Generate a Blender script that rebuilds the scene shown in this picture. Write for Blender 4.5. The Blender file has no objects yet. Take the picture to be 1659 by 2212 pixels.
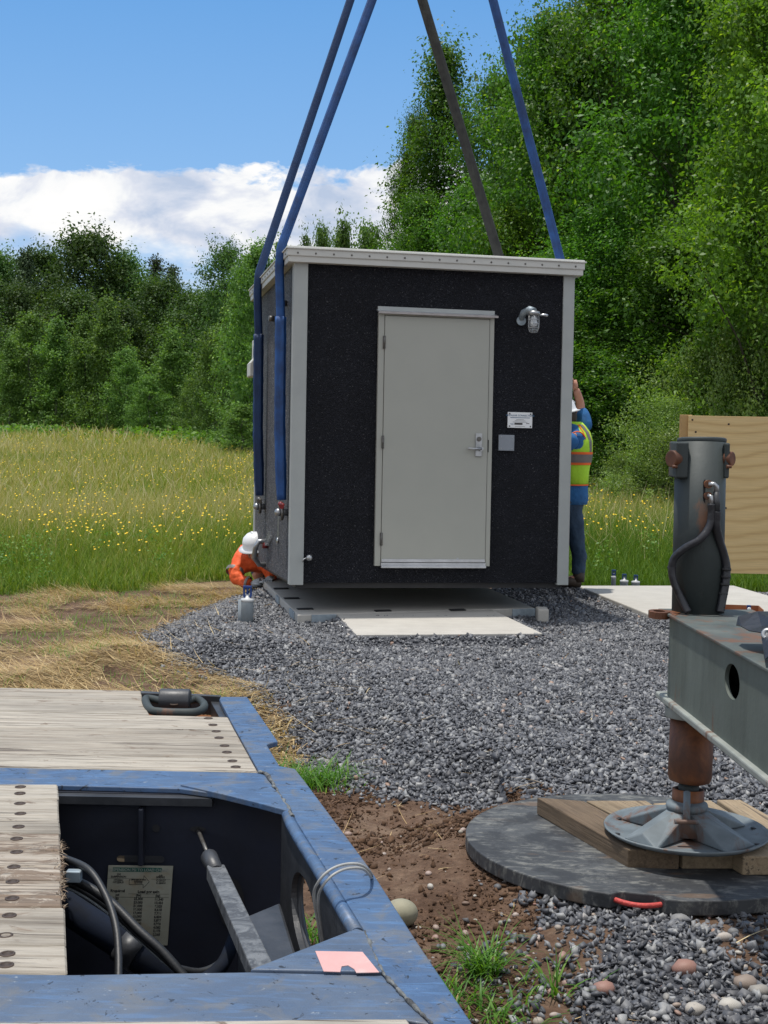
import bpy, bmesh, math, random
import numpy as np
from mathutils import Vector, Matrix, Euler

random.seed(7)
RNG = np.random.default_rng(11)
scene = bpy.context.scene
COL = scene.collection
PI = math.pi

# ------------------------------------------------------------------ camera
CAM = Vector((0, 0, 1.7))
PITCH = math.atan(198 / 3000.0)
ROLL = math.radians(1.1)
F_ = Vector((0, math.cos(PITCH), -math.sin(PITCH)))
R0 = Vector((1, 0, 0)); U0 = R0.cross(F_)
R_ = math.cos(ROLL) * R0 + math.sin(ROLL) * U0
U_ = -math.sin(ROLL) * R0 + math.cos(ROLL) * U0
cam = bpy.data.cameras.new('camera'); camo = bpy.data.objects.new('camera', cam); COL.objects.link(camo)
m = Matrix((R_, U_, -F_)).transposed().to_4x4(); m.translation = CAM
camo.matrix_world = m
cam.sensor_fit = 'HORIZONTAL'; cam.sensor_width = 36.0; cam.lens = 36.0 * 3000 / 1659
cam.clip_start = 0.05; cam.clip_end = 3000
cam.dof.use_dof = False
scene.camera = camo

# ------------------------------------------------------------------ sun + sky
SUN = Vector((-0.15, 0.07, 0.985)).normalized()
sl = bpy.data.lights.new('sun', 'SUN'); sl.energy = 3.2; sl.angle = math.radians(1.5); sl.color = (1.0, 0.955, 0.88)
so = bpy.data.objects.new('sun', sl); COL.objects.link(so)
so.rotation_euler = SUN.to_track_quat('Z', 'Y').to_euler(); so.location = (0, 0, 30)

world = bpy.data.worlds.new("World"); scene.world = world; world.use_nodes = True
wt = world.node_tree; wn = wt.nodes; wl = wt.links; wn.clear()
def N(nt, t, **kw):
    n = nt.nodes.new(t)
    for k, v in kw.items(): setattr(n, k, v)
    return n
wo = N(wt, 'ShaderNodeOutputWorld'); wb = N(wt, 'ShaderNodeBackground'); wb.inputs[1].default_value = 0.15
sky = N(wt, 'ShaderNodeTexSky'); sky.sky_type = 'NISHITA'; sky.sun_disc = False
sky.sun_elevation = math.asin(SUN.z); sky.sun_rotation = math.atan2(SUN.x, SUN.y)
sky.air_density = 1.0; sky.dust_density = 0.3; sky.ozone_density = 2.0
hs = N(wt, 'ShaderNodeHueSaturation'); hs.inputs['Saturation'].default_value = 1.25
hs.inputs['Value'].default_value = 1.0
wl.new(sky.outputs[0], hs.inputs['Color'])
tc = N(wt, 'ShaderNodeTexCoord'); sx = N(wt, 'ShaderNodeSeparateXYZ'); wl.new(tc.outputs['Generated'], sx.inputs[0])
def M(nt, op, a, b=None, c=None, clamp=False):
    n = nt.nodes.new('ShaderNodeMath'); n.operation = op; n.use_clamp = clamp
    for i, v in enumerate((a, b, c)):
        if v is None: continue
        if isinstance(v, (int, float)): n.inputs[i].default_value = v
        else: nt.links.new(v, n.inputs[i])
    return n.outputs[0]
def noise(nt, vec, scale, detail=6, rough=0.5, dist=0.0, dim='3D'):
    n = nt.nodes.new('ShaderNodeTexNoise'); n.noise_dimensions = dim
    n.inputs['Scale'].default_value = scale; n.inputs['Detail'].default_value = detail
    n.inputs['Roughness'].default_value = rough; n.inputs['Distortion'].default_value = dist
    if vec is not None: nt.links.new(vec, n.inputs['Vector'])
    return n.outputs['Fac']
def ramp(nt, fac, stops, interp='LINEAR'):
    n = nt.nodes.new('ShaderNodeValToRGB'); n.color_ramp.interpolation = interp
    cr = n.color_ramp
    while len(cr.elements) < len(stops): cr.elements.new(0.5)
    for e, (p, c) in zip(cr.elements, stops):
        e.position = p; e.color = (c[0], c[1], c[2], 1) if isinstance(c, (tuple, list)) else (c, c, c, 1)
    nt.links.new(fac, n.inputs[0]); return n.outputs[0]
def mixc(nt, fac, a, b, mode='MIX'):
    n = nt.nodes.new('ShaderNodeMix'); n.data_type = 'RGBA'; n.blend_type = mode
    for i, v in ((0, fac), (6, a), (7, b)):
        s = n.inputs[i]
        if isinstance(v, (int, float)): s.default_value = v if i == 0 else (v, v, v, 1)
        elif isinstance(v, (tuple, list)): s.default_value = (v[0], v[1], v[2], 1)
        else: nt.links.new(v, s)
    return n.outputs[2]
def mapping(nt, vec, scale=(1, 1, 1), loc=(0, 0, 0), rot=(0, 0, 0)):
    n = nt.nodes.new('ShaderNodeMapping'); n.inputs['Scale'].default_value = scale
    n.inputs['Location'].default_value = loc; n.inputs['Rotation'].default_value = rot
    nt.links.new(vec, n.inputs[0]); return n.outputs[0]
# cumulus bank low over the horizon (elevation given by z of the view direction)
gen = tc.outputs['Generated']
z = sx.outputs['Z']
big = noise(wt, mapping(wt, gen, (1, 1, 2.2), (2.3, 0.4, 0.1)), 11, 8, 0.55, 0.3)
mid = noise(wt, mapping(wt, gen, (1, 1, 1.5), (5.3, 1.4, 0.7)), 30, 8, 0.6, 0.2)
top = M(wt, 'ADD', 0.172, M(wt, 'MULTIPLY', M(wt, 'SUBTRACT', big, 0.5), 0.085))
top = M(wt, 'ADD', top, M(wt, 'MULTIPLY', M(wt, 'SUBTRACT', mid, 0.5), 0.03))
mask_top = M(wt, 'MULTIPLY', M(wt, 'SUBTRACT', top, z), 160, clamp=True)
base = M(wt, 'ADD', 0.100, M(wt, 'MULTIPLY', M(wt, 'SUBTRACT', big, 0.5), 0.10))
mask_bot = M(wt, 'MULTIPLY', M(wt, 'SUBTRACT', z, base), 45, clamp=True)
wisp = noise(wt, mapping(wt, gen, (1, 1, 9), (1.0, 3.1, 0.2)), 6, 6, 0.6)
wisp = M(wt, 'MULTIPLY', M(wt, 'SUBTRACT', wisp, 0.42), 3.2, clamp=True)
lowz = M(wt, 'MULTIPLY', M(wt, 'SUBTRACT', 0.15, z), 30, clamp=True)
mask = M(wt, 'MULTIPLY', mask_top, M(wt, 'MAXIMUM', mask_bot, M(wt, 'MULTIPLY', wisp, 0.75)))
haze = M(wt, 'MULTIPLY', M(wt, 'SUBTRACT', 0.30, z), 1.0, clamp=True)
shade_n = noise(wt, mapping(wt, gen, (1, 1, 1.8), (3.3, 0.9, 1.7)), 17, 7, 0.55, 0.4)
cc = ramp(wt, shade_n, [(0.34, (2.6, 3.1, 4.0)), (0.47, (3.9, 4.1, 4.6)), (0.56, (5.0, 5.05, 5.1)), (0.68, (5.5, 5.4, 5.3))])
# a blue clear-sky tone laid over the analytic sky to hold the photograph's saturated blue
tint = ramp(wt, z, [(0.0, (3.0, 3.7, 4.6)), (0.12, (1.45, 2.6, 4.35)), (0.30, (0.68, 1.85, 3.85)), (0.45, (1.9, 2.7, 4.0)), (1.0, (2.6, 3.1, 3.9))])  # upper stops, out of view, raised as added neutral fill
# unseen bright cloud added behind the camera as front fill light
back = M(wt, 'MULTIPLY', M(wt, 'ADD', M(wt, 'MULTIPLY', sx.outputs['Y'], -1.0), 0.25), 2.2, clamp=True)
fill_puffs = ramp(wt, noise(wt, gen, 2.3, 6, 0.6), [(0.38, 0.45), (0.6, 1.0)])
tint = mixc(wt, M(wt, 'MULTIPLY', back, fill_puffs), tint, (5.6, 5.5, 5.35))
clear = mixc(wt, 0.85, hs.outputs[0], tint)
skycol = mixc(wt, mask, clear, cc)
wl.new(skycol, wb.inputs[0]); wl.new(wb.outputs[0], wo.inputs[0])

scene.view_settings.view_transform = 'Standard'; scene.view_settings.look = 'None'
scene.view_settings.exposure = 0.35; scene.view_settings.gamma = 1.0

# ------------------------------------------------------------------ pixel -> place
def ray(px, py):
    px, py = float(px), float(py); return F_ + ((px - 829.5) / 3000.0) * R_ + ((1106 - py) / 3000.0) * U_
def at(px, py, d): return CAM + ray(px, py) * d
def on(px, py, z=0.0):
    r = ray(px, py); return CAM + r * ((z - CAM.z) / r.z)

# ------------------------------------------------------------------ materials
MATS = {}
def mk(name, build):
    m = bpy.data.materials.new(name); m.use_nodes = True; nt = m.node_tree
    b = nt.nodes['Principled BSDF']; tcn = nt.nodes.new('ShaderNodeTexCoord')
    build(nt, b, tcn.outputs['Object']); MATS[name] = m; return m
def bump(nt, b, h, strength=0.3, dist=0.01):
    n = nt.nodes.new('ShaderNodeBump'); n.inputs['Strength'].default_value = strength; n.inputs['Distance'].default_value = dist
    nt.links.new(h, n.inputs['Height']); nt.links.new(n.outputs[0], b.inputs['Normal']); return n
def simple(name, c1, c2=None, scale=8, rough=0.6, metal=0.0, bstr=0.15, bscale=60, bd=0.003, spec=0.5, r2=None):
    c2 = c2 or tuple(v * 0.8 for v in c1)
    def f(nt, b, oc):
        n = noise(nt, oc, scale, 5, 0.6)
        nt.links.new(ramp(nt, n, [(0.35, c1), (0.65, c2)]), b.inputs['Base Color'])
        b.inputs['Roughness'].default_value = rough; b.inputs['Metallic'].default_value = metal
        b.inputs['Specular IOR Level'].default_value = spec
        if r2 is not None: nt.links.new(ramp(nt, noise(nt, oc, scale * 2, 4), [(0.3, rough), (0.7, r2)]), b.inputs['Roughness'])
        if bstr: bump(nt, b, noise(nt, oc, bscale, 4), bstr, bd)
    return mk(name, f)

simple('column_grey', (0.36, 0.38, 0.37), (0.33, 0.35, 0.345), 5, 0.7, bscale=120)
simple('fascia_grey', (0.52, 0.52, 0.49), (0.48, 0.485, 0.46), 5, 0.55)
simple('door_grey', (0.345, 0.348, 0.312), (0.33, 0.335, 0.30), 3, 0.6, bscale=200)
simple('steel', (0.45, 0.46, 0.47), (0.3, 0.31, 0.32), 12, 0.38, 0.85)
simple('galvanised', (0.36, 0.42, 0.46), (0.24, 0.29, 0.33), 14, 0.55, 0.4)
simple('aluminium', (0.62, 0.63, 0.66), (0.5, 0.51, 0.53), 10, 0.3, 0.8)
simple('white_plastic', (0.72, 0.73, 0.74), (0.68, 0.69, 0.7), 6, 0.35)
simple('beige_plastic', (0.55, 0.54, 0.49), (0.5, 0.5, 0.45), 6, 0.5)
simple('plate_grey', (0.22, 0.245, 0.28), (0.2, 0.22, 0.25), 8, 0.5)
simple('dark_rubber', (0.012, 0.012, 0.014), (0.02, 0.02, 0.022), 9, 0.6)
simple('hose_rubber', (0.010, 0.011, 0.013), (0.018, 0.019, 0.021), 20, 0.5, bscale=200)
simple('blue_webbing', (0.014, 0.085, 0.29), (0.008, 0.04, 0.14), 6, 0.55, bstr=0.5, bscale=90, bd=0.004)
simple('dark_blue_webbing', (0.007, 0.028, 0.095), (0.01, 0.045, 0.14), 6, 0.6, bstr=0.6, bscale=50, bd=0.006)
simple('grey_webbing', (0.05, 0.052, 0.044), (0.022, 0.022, 0.022), 9, 0.7, bstr=0.6, bscale=80, bd=0.004)
simple('shackle_steel', (0.16, 0.16, 0.155), (0.1, 0.09, 0.08), 25, 0.45, 0.6)
simple('red_paint', (0.22, 0.015, 0.02), (0.16, 0.02, 0.02), 20, 0.5)
simple('skin', (0.5, 0.25, 0.17), (0.46, 0.21, 0.14), 12, 0.55)
simple('hair_brown', (0.05, 0.032, 0.02), (0.03, 0.02, 0.014), 60, 0.7)
simple('jeans', (0.028, 0.062, 0.115), (0.02, 0.042, 0.08), 9, 0.85, bscale=40, bstr=0.6, bd=0.01)
simple('blue_shirt', (0.02, 0.13, 0.34), (0.015, 0.09, 0.25), 9, 0.85, bscale=25, bstr=0.6, bd=0.012)
simple('lime_vest', (0.42, 0.72, 0.03), (0.34, 0.62, 0.03), 6, 0.75, bscale=20, bstr=0.6, bd=0.012)
simple('orange_trim', (0.9, 0.15, 0.02), (0.8, 0.13, 0.02), 8, 0.7)
simple('orange_jacket', (0.82, 0.12, 0.02), (0.66, 0.085, 0.015), 7, 0.7, bscale=18, bstr=0.8, bd=0.02)
simple('reflective_grey', (0.17, 0.15, 0.14), (0.14, 0.125, 0.12), 15, 0.5)
simple('boot_leather', (0.03, 0.02, 0.015), (0.05, 0.035, 0.025), 15, 0.6)
simple('glove_grey', (0.4, 0.42, 0.44), (0.3, 0.32, 0.34), 25, 0.8)
simple('pvc_grey', (0.22, 0.25, 0.27), (0.19, 0.215, 0.23), 9, 0.45)
simple('pvc_white', (0.55, 0.56, 0.56), (0.48, 0.49, 0.5), 9, 0.45)
simple('blue_enamel', (0.01, 0.05, 0.22), (0.008, 0.035, 0.16), 20, 0.4)
simple('cardboard', (0.33, 0.15, 0.075), (0.28, 0.12, 0.06), 9, 0.8)
simple('white_cable', (0.38, 0.38, 0.36), (0.3, 0.3, 0.29), 30, 0.5)
simple('red_rope', (0.55, 0.06, 0.05), (0.4, 0.045, 0.04), 60, 0.6, bscale=200, bstr=0.8)
simple('ink', (0.02, 0.02, 0.02), (0.03, 0.03, 0.03), 9, 0.6, bstr=0)
simple('ink_blue', (0.04, 0.11, 0.2), (0.04, 0.1, 0.18), 9, 0.6, bstr=0)
simple('green_print', (0.01, 0.11, 0.08), (0.02, 0.09, 0.07), 60, 0.6, bstr=0)
simple('pale_print', (0.32, 0.35, 0.3), (0.28, 0.3, 0.27), 60, 0.6, bstr=0)
simple('black_vinyl', (0.012, 0.013, 0.017), (0.02, 0.02, 0.025), 6, 0.42, bscale=12, bstr=0.5, bd=0.02)
simple('bolt_dark', (0.03, 0.022, 0.018), (0.06, 0.035, 0.022), 60, 0.7)
simple('stone_tan', (0.3, 0.28, 0.2), (0.22, 0.21, 0.15), 9, 0.8)
simple('bark', (0.085, 0.07, 0.055), (0.04, 0.034, 0.028), 12, 0.9, bscale=18, bstr=0.8, bd=0.03)
simple('bark_pale', (0.2, 0.19, 0.16), (0.1, 0.095, 0.08), 12, 0.9, bscale=18, bstr=0.8, bd=0.03)
simple('lumber', (0.42, 0.27, 0.11), (0.36, 0.22, 0.09), 6, 0.75)
simple('brown_post', (0.17, 0.085, 0.04), (0.12, 0.06, 0.03), 8, 0.8)
simple('brown_trunk', (0.07, 0.05, 0.035), (0.04, 0.03, 0.02), 8, 0.8)

def f_siding(nt, b, oc):
    v = nt.nodes.new('ShaderNodeTexVoronoi'); v.inputs['Scale'].default_value = 110; nt.links.new(oc, v.inputs['Vector'])
    g = M(nt, 'MULTIPLY', v.outputs['Color'], 1.0)
    c = ramp(nt, g, [(0.0, (0.003, 0.004, 0.007)), (0.6, (0.009, 0.010, 0.015)), (0.86, (0.018, 0.019, 0.025)), (0.97, (0.08, 0.08, 0.085))])
    big = noise(nt, oc, 3, 4)
    nt.links.new(mixc(nt, 1.0, c, ramp(nt, big, [(0.3, 0.8), (0.7, 1.15)]), 'MULTIPLY'), b.inputs['Base Color'])
    b.inputs['Roughness'].default_value = 0.72; b.inputs['Specular IOR Level'].default_value = 0.25
    h = M(nt, 'ADD', M(nt, 'MULTIPLY', v.outputs['Distance'], -1.0), noise(nt, oc, 60, 3))
    bump(nt, b, h, 1.0, 0.012)
mk('siding', f_siding)

def f_siding_sunlit(nt, b, oc):  # same siding with lighter grains, sunlight on the left wall put into the colour
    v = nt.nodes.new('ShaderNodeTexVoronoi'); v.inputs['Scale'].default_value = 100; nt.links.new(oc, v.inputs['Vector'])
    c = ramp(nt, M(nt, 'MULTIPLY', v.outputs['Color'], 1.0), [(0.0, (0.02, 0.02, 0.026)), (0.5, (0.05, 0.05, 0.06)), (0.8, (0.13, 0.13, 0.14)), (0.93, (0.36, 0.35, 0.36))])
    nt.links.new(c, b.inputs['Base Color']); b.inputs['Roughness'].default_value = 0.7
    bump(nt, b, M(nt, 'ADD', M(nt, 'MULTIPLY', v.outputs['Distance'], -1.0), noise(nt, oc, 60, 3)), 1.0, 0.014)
mk('siding_sunlit', f_siding_sunlit)

def f_conc(c1, c2):
    def f(nt, b, oc):
        n = noise(nt, oc, 4, 8, 0.65); n2 = noise(nt, oc, 90, 3, 0.6)
        streak = noise(nt, mapping(nt, oc, (1, 14, 1)), 3, 4)
        c = ramp(nt, n, [(0.3, c1), (0.7, c2)])
        c = mixc(nt, 1.0, c, ramp(nt, n2, [(0.2, 0.9), (0.8, 1.06)]), 'MULTIPLY')
        c = mixc(nt, 1.0, c, ramp(nt, streak, [(0.3, 0.9), (0.7, 1.05)]), 'MULTIPLY')
        nt.links.new(c, b.inputs['Base Color']); b.inputs['Roughness'].default_value = 0.85
        bump(nt, b, n2, 0.3, 0.004)
    return f
mk('concrete', f_conc((0.40, 0.38, 0.345), (0.46, 0.44, 0.40)))

# scuffed blue trailer paint
def f_tpaint(nt, b, oc, c1=(0.042, 0.075, 0.145), c2=(0.056, 0.102, 0.19), c3=(0.09, 0.125, 0.18), sc=0.5):
    n1 = noise(nt, oc, 3.2, 9, 0.62, 0.6); n2 = noise(nt, oc, 11, 8, 0.65, 0.8); n3 = noise(nt, mapping(nt, oc, (1, 1, 1), (4, 2, 1)), 26, 7, 0.7, 1.2)
    n4 = noise(nt, mapping(nt, oc, (1, 5, 1), (1, 7, 3)), 14, 6, 0.6, 0.5)
    c = ramp(nt, n1, [(0.3, c1), (0.5, c2), (0.72, c3)])
    c = mixc(nt, ramp(nt, n4, [(0.50, 0.0), (0.68, sc)]), c, (0.09, 0.20, 0.40))
    c = mixc(nt, ramp(nt, n2, [(0.50, 0.0), (0.62, 0.65)]), c, (0.12, 0.122, 0.122))
    c = mixc(nt, ramp(nt, n3, [(0.612, 0.0), (0.635, 0.9)]), c, (0.014, 0.016, 0.02))
    c = mixc(nt, ramp(nt, noise(nt, oc, 45, 6, 0.7), [(0.65, 0.0), (0.69, 0.7)]), c, (0.26, 0.29, 0.32))
    nt.links.new(c, b.inputs['Base Color'])
    nt.links.new(ramp(nt, n2, [(0.3, 0.38), (0.7, 0.62)]), b.inputs['Roughness'])
    bump(nt, b, M(nt, 'ADD', n2, M(nt, 'MULTIPLY', n3, 0.6)), 0.35, 0.006)
mk('blue_paint', f_tpaint)
mk('grey_blue_paint', lambda nt, b, oc: f_tpaint(nt, b, oc, (0.055, 0.075, 0.11), (0.07, 0.10, 0.155), (0.11, 0.135, 0.175), 0.3))
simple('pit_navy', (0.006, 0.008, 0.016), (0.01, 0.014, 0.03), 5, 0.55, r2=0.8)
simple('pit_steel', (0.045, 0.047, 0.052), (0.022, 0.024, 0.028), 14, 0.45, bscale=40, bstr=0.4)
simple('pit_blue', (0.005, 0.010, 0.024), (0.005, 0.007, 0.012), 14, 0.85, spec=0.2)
def f_bar(nt, b, oc):
    n = noise(nt, oc, 26, 8, 0.7, 1.0)
    nt.links.new(ramp(nt, n, [(0.42, (0.06, 0.062, 0.066)), (0.5, (0.11, 0.115, 0.12)), (0.62, (0.17, 0.175, 0.18)), (0.66, (0.015, 0.015, 0.018))]), b.inputs['Base Color'])
    b.inputs['Roughness'].default_value = 0.5; bump(nt, b, n, 0.4, 0.004)
mk('chipped_bar', f_bar)

# weathered wood: grain runs along object X
def f_wood(c_lo, c_mid, c_hi, dark=(0.05, 0.035, 0.025), crack=0.66, gs=1.0, rot=0.66):
    def f(nt, b, oc):
        oi = nt.nodes.new('ShaderNodeObjectInfo'); vm = nt.nodes.new('ShaderNodeVectorMath'); vm.operation = 'ADD'; nt.links.new(oc, vm.inputs[0]); cx = nt.nodes.new('ShaderNodeCombineXYZ')
        for i_ in (0, 1): nt.links.new(M(nt, 'MULTIPLY', oi.outputs['Random'], 37.0 + i_ * 11), cx.inputs[i_])
        nt.links.new(cx.outputs[0], vm.inputs[1]); rnd_ = oi.outputs['Random']; oc = vm.outputs[0]
        g1 = noise(nt, mapping(nt, oc, (0.7 * gs, 20 * gs, 20 * gs)), 3.0, 8, 0.6, 0.5)
        g2 = noise(nt, mapping(nt, oc, (0.9 * gs, 60 * gs, 60 * gs), (3, 1, 2)), 2.0, 5, 0.65, 0.4)
        p = noise(nt, mapping(nt, oc, (1, 3, 3), (2, 5, 8)), 3, 6, 0.6)
        c = ramp(nt, g1, [(0.28, c_lo), (0.5, c_mid), (0.7, c_hi)])
        c = mixc(nt, 1.0, c, ramp(nt, p, [(0.32, 0.62), (0.65, 1.1)]), 'MULTIPLY')
        c = mixc(nt, 1.0, c, ramp(nt, rnd_, [(0.0, (0.82, 0.80, 0.78)), (1.0, (1.1, 1.1, 1.1))]), 'MULTIPLY'); k = ramp(nt, g2, [(crack + 0.03, 0.0), (crack + 0.06, 0.85)])
        k2 = ramp(nt, M(nt, 'MULTIPLY', g1, M(nt, 'ADD', p, 0.5)), [(0.60, 0.0), (0.70, 0.8)])
        c = mixc(nt, M(nt, 'MAXIMUM', k, k2), c, dark)
        rn = noise(nt, mapping(nt, oc, (5, 9, 9)), 1.6, 8, 0.72, 0.8); c = mixc(nt, ramp(nt, rn, [(rot, 0.0), (rot + 0.07, 0.85)]), c, ramp(nt, g2, [(0.35, (0.06, 0.04, 0.028)), (0.6, (0.2, 0.14, 0.095))]))
        nt.links.new(c, b.inputs['Base Color']); b.inputs['Roughness'].default_value = 0.85
        bump(nt, b, M(nt, 'SUBTRACT', M(nt, 'ADD', g1, M(nt, 'MULTIPLY', g2, 0.6)), M(nt, 'MAXIMUM', k, k2)), 0.6, 0.006)
    return f
mk('grey_planks', f_wood((0.23, 0.195, 0.155), (0.385, 0.35, 0.295), (0.475, 0.44, 0.385), crack=0.585, rot=0.58))
mk('rotten_planks', f_wood((0.19, 0.14, 0.10), (0.37, 0.32, 0.26), (0.48, 0.43, 0.37), crack=0.53, rot=0.47))
mk('timber_brown', f_wood((0.075, 0.05, 0.03), (0.13, 0.09, 0.055), (0.19, 0.135, 0.085), crack=0.62))
mk('timber_tan', f_wood((0.19, 0.14, 0.085), (0.29, 0.22, 0.14), (0.37, 0.29, 0.19), crack=0.64))

def f_ply(nt, b, oc):
    w = nt.nodes.new('ShaderNodeTexWave'); w.wave_type = 'BANDS'; w.bands_direction = 'Z'
    w.inputs['Scale'].default_value = 3.4; w.inputs['Distortion'].default_value = 14; w.inputs['Detail'].default_value = 2
    w.inputs['Detail Scale'].default_value = 0.7
    nt.links.new(mapping(nt, oc, (0.3, 1, 1.0), (0.4, 0, 0.3)), w.inputs['Vector'])
    fine = noise(nt, mapping(nt, oc, (2, 1, 60)), 2, 6, 0.6)
    c = ramp(nt, w.outputs['Fac'], [(0.02, (0.52, 0.355, 0.155)), (0.2, (0.59, 0.42, 0.19)), (0.9, (0.62, 0.45, 0.215))])
    c = mixc(nt, 1.0, c, ramp(nt, fine, [(0.3, 0.86), (0.7, 1.08)]), 'MULTIPLY')
    nt.links.new(c, b.inputs['Base Color']); b.inputs['Roughness'].default_value = 0.7
mk('plywood', f_ply)

# grey-green paint with rust runs
def f_jack(base1, base2, rustamt=0.62):
    def f(nt, b, oc):
        n = noise(nt, oc, 5, 7, 0.6); s = noise(nt, mapping(nt, oc, (1, 1, 0.12), (3, 2, 0)), 9, 6, 0.6, 0.2)
        r = noise(nt, mapping(nt, oc, (1, 1, 0.35), (1, 7, 0)), 6, 8, 0.7, 0.4)
        c = ramp(nt, n, [(0.3, base1), (0.7, base2)])
        c = mixc(nt, 1.0, c, ramp(nt, s, [(0.35, 0.88), (0.65, 1.25)]), 'MULTIPLY')
        c = mixc(nt, ramp(nt, r, [(rustamt, 0.0), (rustamt + 0.09, 0.8)]), c, (0.13, 0.055, 0.025))
        nt.links.new(c, b.inputs['Base Color'])
        nt.links.new(ramp(nt, n, [(0.3, 0.58), (0.7, 0.75)]), b.inputs['Roughness'])
        bump(nt, b, noise(nt, oc, 40, 5, 0.6), 0.2, 0.004)
    return f
mk('jack_paint', f_jack((0.022, 0.030, 0.031), (0.034, 0.044, 0.044), 0.57))
mk('beam_paint', f_jack((0.075, 0.092, 0.08), (0.10, 0.118, 0.104), 0.60))
mk('beam_top_paint', f_jack((0.045, 0.06, 0.06), (0.09, 0.1, 0.09), 0.5))
mk('foot_paint', f_jack((0.10, 0.125, 0.14), (0.14, 0.165, 0.18), 0.54))
mk('flange_paint', f_jack((0.2, 0.22, 0.2), (0.26, 0.27, 0.25), 0.57))
simple('weld', (0.02, 0.02, 0.022), (0.16, 0.17, 0.17), 60, 0.7, bscale=150, bstr=0.8, bd=0.004)
def f_rust(nt, b, oc):
    n = noise(nt, oc, 7, 8, 0.65, 0.3); s = noise(nt, mapping(nt, oc, (1, 1, 0.15)), 18, 5)
    c = ramp(nt, n, [(0.3, (0.05, 0.02, 0.012)), (0.5, (0.12, 0.042, 0.016)), (0.68, (0.24, 0.085, 0.025))])
    c = mixc(nt, 1.0, c, ramp(nt, s, [(0.3, 0.7), (0.7, 1.2)]), 'MULTIPLY')
    nt.links.new(c, b.inputs['Base Color']); b.inputs['Roughness'].default_value = 0.6; bump(nt, b, n, 0.3, 0.004)
mk('rust', f_rust)
def f_mat(nt, b, oc):
    n = noise(nt, oc, 2.6, 9, 0.65, 0.7); s = noise(nt, mapping(nt, oc, (1.6, 5, 1), (0, 0, 0), (0, 0, 0.9)), 7, 9, 0.75, 0.6)
    c = ramp(nt, n, [(0.3, (0.028, 0.03, 0.034)), (0.7, (0.07, 0.075, 0.08))])
    c = mixc(nt, ramp(nt, s, [(0.50, 0.0), (0.60, 0.75)]), c, (0.18, 0.18, 0.165))
    c = mixc(nt, ramp(nt, noise(nt, oc, 6, 8, 0.7), [(0.49, 0.0), (0.57, 0.85)]), c, (0.02, 0.022, 0.026))
    c = mixc(nt, ramp(nt, noise(nt, mapping(nt, oc, (1, 3, 1), (9, 1, 1)), 2.6, 5), [(0.62, 0.0), (0.68, 0.6)]), c, (0.14, 0.09, 0.055))
    nt.links.new(c, b.inputs['Base Color']); b.inputs['Roughness'].default_value = 0.62; bump(nt, b, s, 0.3, 0.004)
mk('mat_plastic', f_mat)
simple('mat_edge', (0.02, 0.022, 0.025), (0.04, 0.042, 0.045), 9, 0.5)
def f_sign(c1, c2, stain):
    def f(nt, b, oc):
        n = noise(nt, oc, 14, 7, 0.65); n2 = noise(nt, mapping(nt, oc, (1, 1, 2)), 9, 6, 0.6)
        c = ramp(nt, n, [(0.3, c1), (0.7, c2)])
        c = mixc(nt, ramp(nt, n2, [(0.55, 0.0), (0.68, 0.6)]), c, stain)
        nt.links.new(c, b.inputs['Base Color']); b.inputs['Roughness'].default_value = 0.5
    return f
mk('chart_paper', f_sign((0.30, 0.30, 0.24), (0.38, 0.38, 0.31), (0.28, 0.19, 0.09)))
mk('pink_tape', f_sign((0.62, 0.36, 0.335), (0.54, 0.31, 0.29), (0.55, 0.5, 0.46)))
def f_glass(nt, b, oc):
    b.inputs['Base Color'].default_value = (0.9, 0.93, 0.95, 1); b.inputs['Transmission Weight'].default_value = 0.9
    b.inputs['Roughness'].default_value = 0.08; b.inputs['IOR'].default_value = 1.2
mk('glass', f_glass)

# tint-driven materials for scattered meshes
def tinted(name, stops, rough=0.8, transl=0.0, spec=0.3, big=None):
    m = bpy.data.materials.new(name); m.use_nodes = True; nt = m.node_tree; b = nt.nodes['Principled BSDF']
    a = nt.nodes.new('ShaderNodeAttribute'); a.attribute_name = 'tint'
    fac = a.outputs['Fac']
    c = ramp(nt, fac, stops)
    if big:
        oi = nt.nodes.new('ShaderNodeObjectInfo'); g = nt.nodes.new('ShaderNodeTexCoord')
        n = noise(nt, g.outputs['Object'], big, 3)
        c = mixc(nt, 1.0, c, ramp(nt, n, [(0.3, 0.8), (0.7, 1.22)]), 'MULTIPLY')
        h = nt.nodes.new('ShaderNodeHueSaturation'); nt.links.new(c, h.inputs['Color'])
        nt.links.new(M(nt, 'ADD', 0.49, M(nt, 'MULTIPLY', oi.outputs['Random'], 0.02)), h.inputs['Hue'])
        nt.links.new(M(nt, 'ADD', 0.78, M(nt, 'MULTIPLY', oi.outputs['Random'], 0.5)), h.inputs['Value'])
        c = h.outputs[0]
    nt.links.new(c, b.inputs['Base Color']); b.inputs['Roughness'].default_value = rough
    b.inputs['Specular IOR Level'].default_value = spec
    if transl:
        t = nt.nodes.new('ShaderNodeBsdfTranslucent'); mx = nt.nodes.new('ShaderNodeMixShader'); mx.inputs[0].default_value = transl
        tcx = mixc(nt, 1.0, c, (1.6, 1.6, 0.6), 'MULTIPLY'); nt.links.new(tcx, t.inputs[0])
        nt.links.new(b.outputs[0], mx.inputs[1]); nt.links.new(t.outputs[0], mx.inputs[2])
        nt.links.new(mx.outputs[0], nt.nodes['Material Output'].inputs[0])
    MATS[name] = m; return m
tinted('leaf_deep', [(0.0, (0.035, 0.085, 0.012)), (0.5, (0.062, 0.15, 0.017)), (0.85, (0.10, 0.215, 0.025)), (1.0, (0.19, 0.30, 0.035))], 0.5, 0.42, 0.35, 0.5)
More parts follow.
